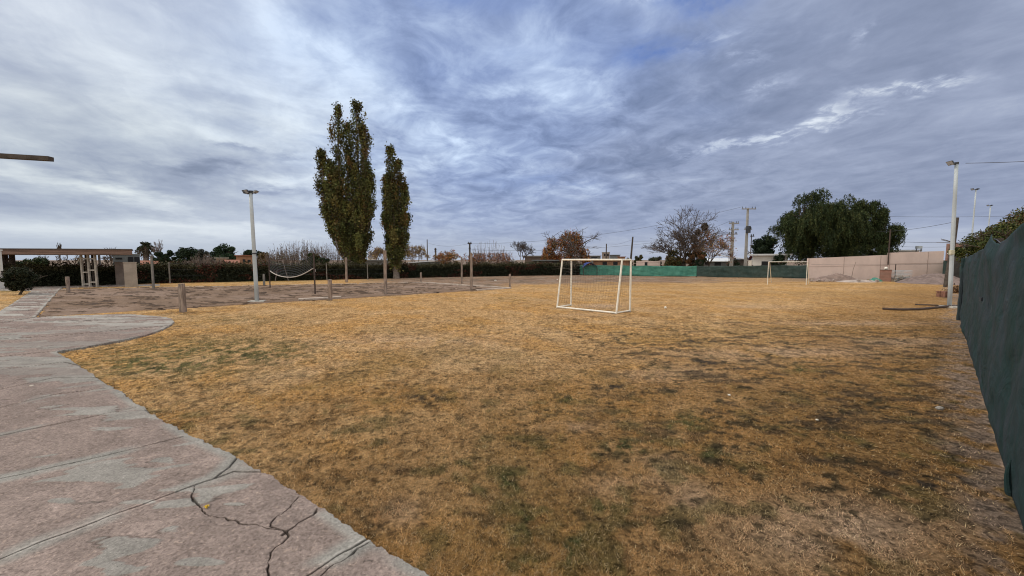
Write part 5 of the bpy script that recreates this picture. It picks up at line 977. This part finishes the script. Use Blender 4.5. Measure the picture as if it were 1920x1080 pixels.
leafy('broad_tree', 'round mid-green tree over the beige house', 423, 75, 458, 22, 94, [(.025, .05, .022), (.035, .062, .028), (.02, .036, .02)], 11000, .17, group='dark trees beyond the hedge', clump=34); leafy('broad_tree', 'very dark tree directly left of the nearest floodlight pole', 466, 72, 462, 16, 95, DKG, 8500, .16, group='dark trees beyond the hedge'); leafy('broad_tree', 'dark tree peeking out on the right of the nearest floodlight pole', 483, 78, 466, 8, 96, DKG, 3000, .16, group='dark trees beyond the hedge')
leafy('broad_tree', 'widest dark tree group standing left of the round mid-green tree', 357, 70, 461, 22, 97, DKG, 12000, .17, clump=34, group='dark trees beyond the hedge'); leafy('broad_tree', 'narrow dark pointed tree between the wide dark tree and the palm', 321, 68, 466, 9, 98, DKG, 5000, .16, group='dark trees beyond the hedge'); leafy('broad_tree', 'dark low tree at the foot of the palm and leafless poplar', 303, 66, 470, 13, 99, DKG, 6000, .16, group='dark trees beyond the hedge'); leafy('broad_tree', 'greyish tree on the right shoulder of the wide dark tree', 380, 66, 467, 11, 100, [(.045, .05, .04), (.06, .06, .05)], 4200, .15, group='dark trees beyond the hedge'); leafy('broad_tree', 'small dark tree just left of the round mid-green tree', 398, 74, 471, 9, 101, DKG, 2600, .15, group='dark trees beyond the hedge')
brush('bare_thicket', 'greyish leafless shrub in front of the widest dark tree', 385, 55, 474, 20, 102, 110, M_twigl, 800, DRY, .1, .018); leafy('shrub', 'dark green and rusty bush beyond the hedge below the wide dark tree', 335, 50, 484, 18, 103, OLV + DKG, 4200, .12, cat='shrub', group='bushes beyond the hedge'); brush('bare_thicket', 'low brown thicket just beyond the hedge left of the beige house', 372, 45, 485, 30, 104, 120, M_twig, 1800, DRY + [(.09, .035, .03)], .1, .016)
bare_tree('bare_poplar', 'narrow leafless poplar just right of the palm', 297.5, 66, 449, 6, 111, lv=5, k=(3, 3), spread=.28, ratio=.78, wig=.08, L0=.5, r0=.05, rmin=.018, up=.8, twig=M_twigl); bare_tree('bare_poplar', 'thin leafless treetop poking above the left part of the shelter roof', 111, 60, 455, 3.5, 112, lv=5, k=(2, 3), spread=.25, ratio=.78, wig=.08, L0=.5, r0=.045, rmin=.018, up=.8); bare_tree('bare_poplar', 'thin leafless treetop poking above the right part of the shelter roof', 207, 60, 463, 4, 113, lv=5, k=(2, 3), spread=.25, ratio=.78, wig=.08, L0=.5, r0=.045, rmin=.018, up=.8)
for i, (X, tp_, w_, l) in enumerate(((128, 477, 14, 'leafless tree seen under the shelter roof, left of the trellis posts'), (95, 478, 16, 'leafless tree seen under the middle of the shelter roof'), (205, 478, 12, 'small leafless tree seen right of the trellis posts'))): bare_tree('bare_tree', l, X, 48, tp_, w_, 120 + i, lv=5, k=(3, 3), spread=.5, ratio=.78, L0=.4, r0=.04, rmin=.016)
leafy('shrub', 'olive shrub beyond the hedge left of centre under the shelter roof', 63, 38, 480, 22, 131, OLV + DKG[:2], 5200, .11, cat='shrub', group='bushes beyond the hedge'); leafy('shrub', 'dark shrub crowding the hedge at the far left under the shelter roof', 20, 36, 484, 22, 132, DKG, 5200, .11, cat='shrub', group='bushes beyond the hedge')
# near shrub on the left lawn
p = G(37, 552); leafy('shrub', 'dark vase-shaped shrub on the little lawn left of the far path', p, 0, ZT(p, 496), 23 / F * p[1], 141, [(.016, .022, .012), (.024, .030, .014), (.035, .036, .018)], 16000, .055, cat='shrub', hb=.20, clump=44)
# palm
def palm():
    base = AT(274, 66); z = ZT(base, 462); t = thing('palm_tree', base, 'single palm tree rising beyond the hedge', 'palm'); rg = np.random.default_rng(1); b = MB(); b.tube([base - [0, 0, .2], base + [0, 0, z * .5], base + [0, 0, z]], [.42, .36, .40], 10); b.build('trunk', M_barkl, t, base); L = MB(); c = base + [0, 0, z]
    for i in range(34):
        a = rg.uniform(0, 2 * math.pi); el = rg.uniform(-.9, 1.35); ln = rg.uniform(1.1, 1.6); n_ = 22; u = np.linspace(.1, 1, n_); dr = np.array([math.cos(a) * math.cos(el), math.sin(a) * math.cos(el), math.sin(el)]); Q = c + dr * (u * ln)[:, None]; Q[:, 2] -= .5 * u ** 2 * ln; Q = np.repeat(Q, 3, 0) + rg.normal(0, .06, (n_ * 3, 3)); L.leaves(Q, .13, col_mix([(.03, .042, .02), (.05, .055, .03)] if el > -.2 else [(.10, .08, .05)], len(Q), rg), rg, elong=2.6)
    v = rg.normal(size=(900, 3)) * [.34, .34, .6]; L.leaves(c + v - [0, 0, 1.0], .12, col_mix([(.05, .05, .03), (.08, .065, .04)], 900, rg), rg, elong=2.4, droop=.8); L.build('fronds', M_leaf, t, base)
palm()
# leafy tree beyond the near fence on the right
def right_tree():
    base = AT(1885, 19); rg = np.random.default_rng(8); D = 19; tr = fit(grow(151, lv=4, k=(3, 4), spread=.7, ratio=.72, r0=.05, L0=.5), ZT(base, 420), 90 / F * D); C = []
    for X, Y, r_ in ((1822, 458, 14), (1836, 444, 14), (1850, 436, 15), (1868, 432, 16), (1888, 422, 17), (1908, 415, 20), (1930, 408, 24), (1955, 405, 26), (1860, 452, 20), (1890, 450, 24), (1920, 445, 26), (1838, 466, 16), (1812, 472, 9), (1875, 470, 26), (1960, 440, 30), (1850, 480, 22)):
        q = at3(X, D, Y); C.append((q[0] - base[0], rg.normal(0, .5), q[2], r_ / F * D))
    C = np.array(C); n_ = 26000; i = rg.integers(0, len(C), n_); v = rg.normal(size=(n_, 3)); v /= np.linalg.norm(v, axis=1, keepdims=True); Pn = C[i, :3] + v * (C[i, 3] * rg.random(n_) ** .45)[:, None] * [1, 1.6, 1]; cols = np.array([(.045, .062, .018), (.06, .075, .02), (.10, .10, .025), (.035, .05, .016)]); c = cols[rg.integers(0, 4, n_)] * rg.uniform(.55, 1.4, (n_, 1)); rd = (C[i, 0] > -.6) & (rg.random(n_) < .35); c[rd] = np.array((.13, .075, .035)) * rg.uniform(.6, 1.3, (rd.sum(), 1))
    L = MB(); L.leaves(Pn, .055 * rg.uniform(.6, 1.5, n_), c, rg); t = tree_obj('leafy_tree', 'yellow-green leafy tree rising behind the near dark fence', 'tree', base, tr, M_bark, L)
    b = MB()
    for k in range(26): x = rg.uniform(-1.0, .8); z0 = ZT(base, 470); P_ = base + np.array([x, -1.2, z0]); b.segs([P_], [P_ + [rg.normal(0, .12), 0, rg.uniform(.5, 1.05)]], .012, .008, 3)
    b.build('dry_shoots', M_twigl, t, base)
right_tree()

# ------------------------------------------------------------------ small things lying about
p = G(388, 959) + [0, 0, .04]; b = MB(); n_ = 5
for i in range(n_): a = i * 2 * math.pi / n_; c_, s_ = math.cos(a), math.sin(a); b.arr([p, p + [c_ * .012 - s_ * .008, s_ * .012 + c_ * .008, .008], p + [c_ * .024, s_ * .024, .004], p + [c_ * .012 + s_ * .008, s_ * .012 - c_ * .008, .008]], [[0, 1, 2, 3]])
b.tube([p - [0, 0, .012], p + [0, 0, .012]], [.008, .006], 6); tag(b.build('yellow_flower', mat('yellow_petal', (.62, .42, .05), .7, .2, 20), None, p), 'little yellow flower lying on the cracked path', 'flower')
def pebble(px, py, s, m, label, name='pebble', group='pebbles and scraps on the ground', cat='stone'):
    p = G(px, py) + [0, 0, .02]; rg = np.random.default_rng(int(px + py)); b = MB(); nu, nv = 8, 5; T_, P_ = np.meshgrid(np.linspace(0, math.pi, nv), np.linspace(0, 2 * math.pi, nu, endpoint=False), indexing='ij'); k = 1 + rg.normal(0, .12, T_.shape); b.arr((np.stack([np.sin(T_) * np.cos(P_) * k, np.sin(T_) * np.sin(P_) * .75 * k, np.cos(T_) * .55], -1) * s + p + [0, 0, s * .4]).reshape(-1, 3), grid_q(nv, nu, True)); tag(b.build(name, m, None, p), label, cat, group)
M_peb = mat('pale_stone', (.62, .54, .47), .8, .2, 20)
pebble(330, 869, .010, M_peb, 'white pebble on the path just above the long joint'); pebble(256, 880, .008, M_peb, 'pinkish white pebble left of the other one by the long joint'); pebble(570, 988, .012, M_peb, 'white pebble in the branching crack near the grass'); pebble(450, 1034, .009, M_peb, 'white pebble low on the path left of the main crack'); pebble(228, 986, .008, M_peb, 'tiny pale pebble below the long joint of the path'); pebble(1367, 744, .022, M_white, 'white scrap in the grass right of the dark bare spot'); pebble(1532, 791, .018, M_white, 'white scrap in the grass toward the fence'); pebble(1762, 771, .05, M_conc, 'grey stone in the brown grass near the dark fence'); pebble(1045, 525, .07, M_white, 'white scrap on the bare earth behind the near goal'); pebble(929, 527, .10, M_white, 'white lump on the red-brown earth left of the near goal'); pebble(60, 727, .03, M_peb, 'flat white scrap on the upper part of the path')
print('objects', len(bpy.data.objects))
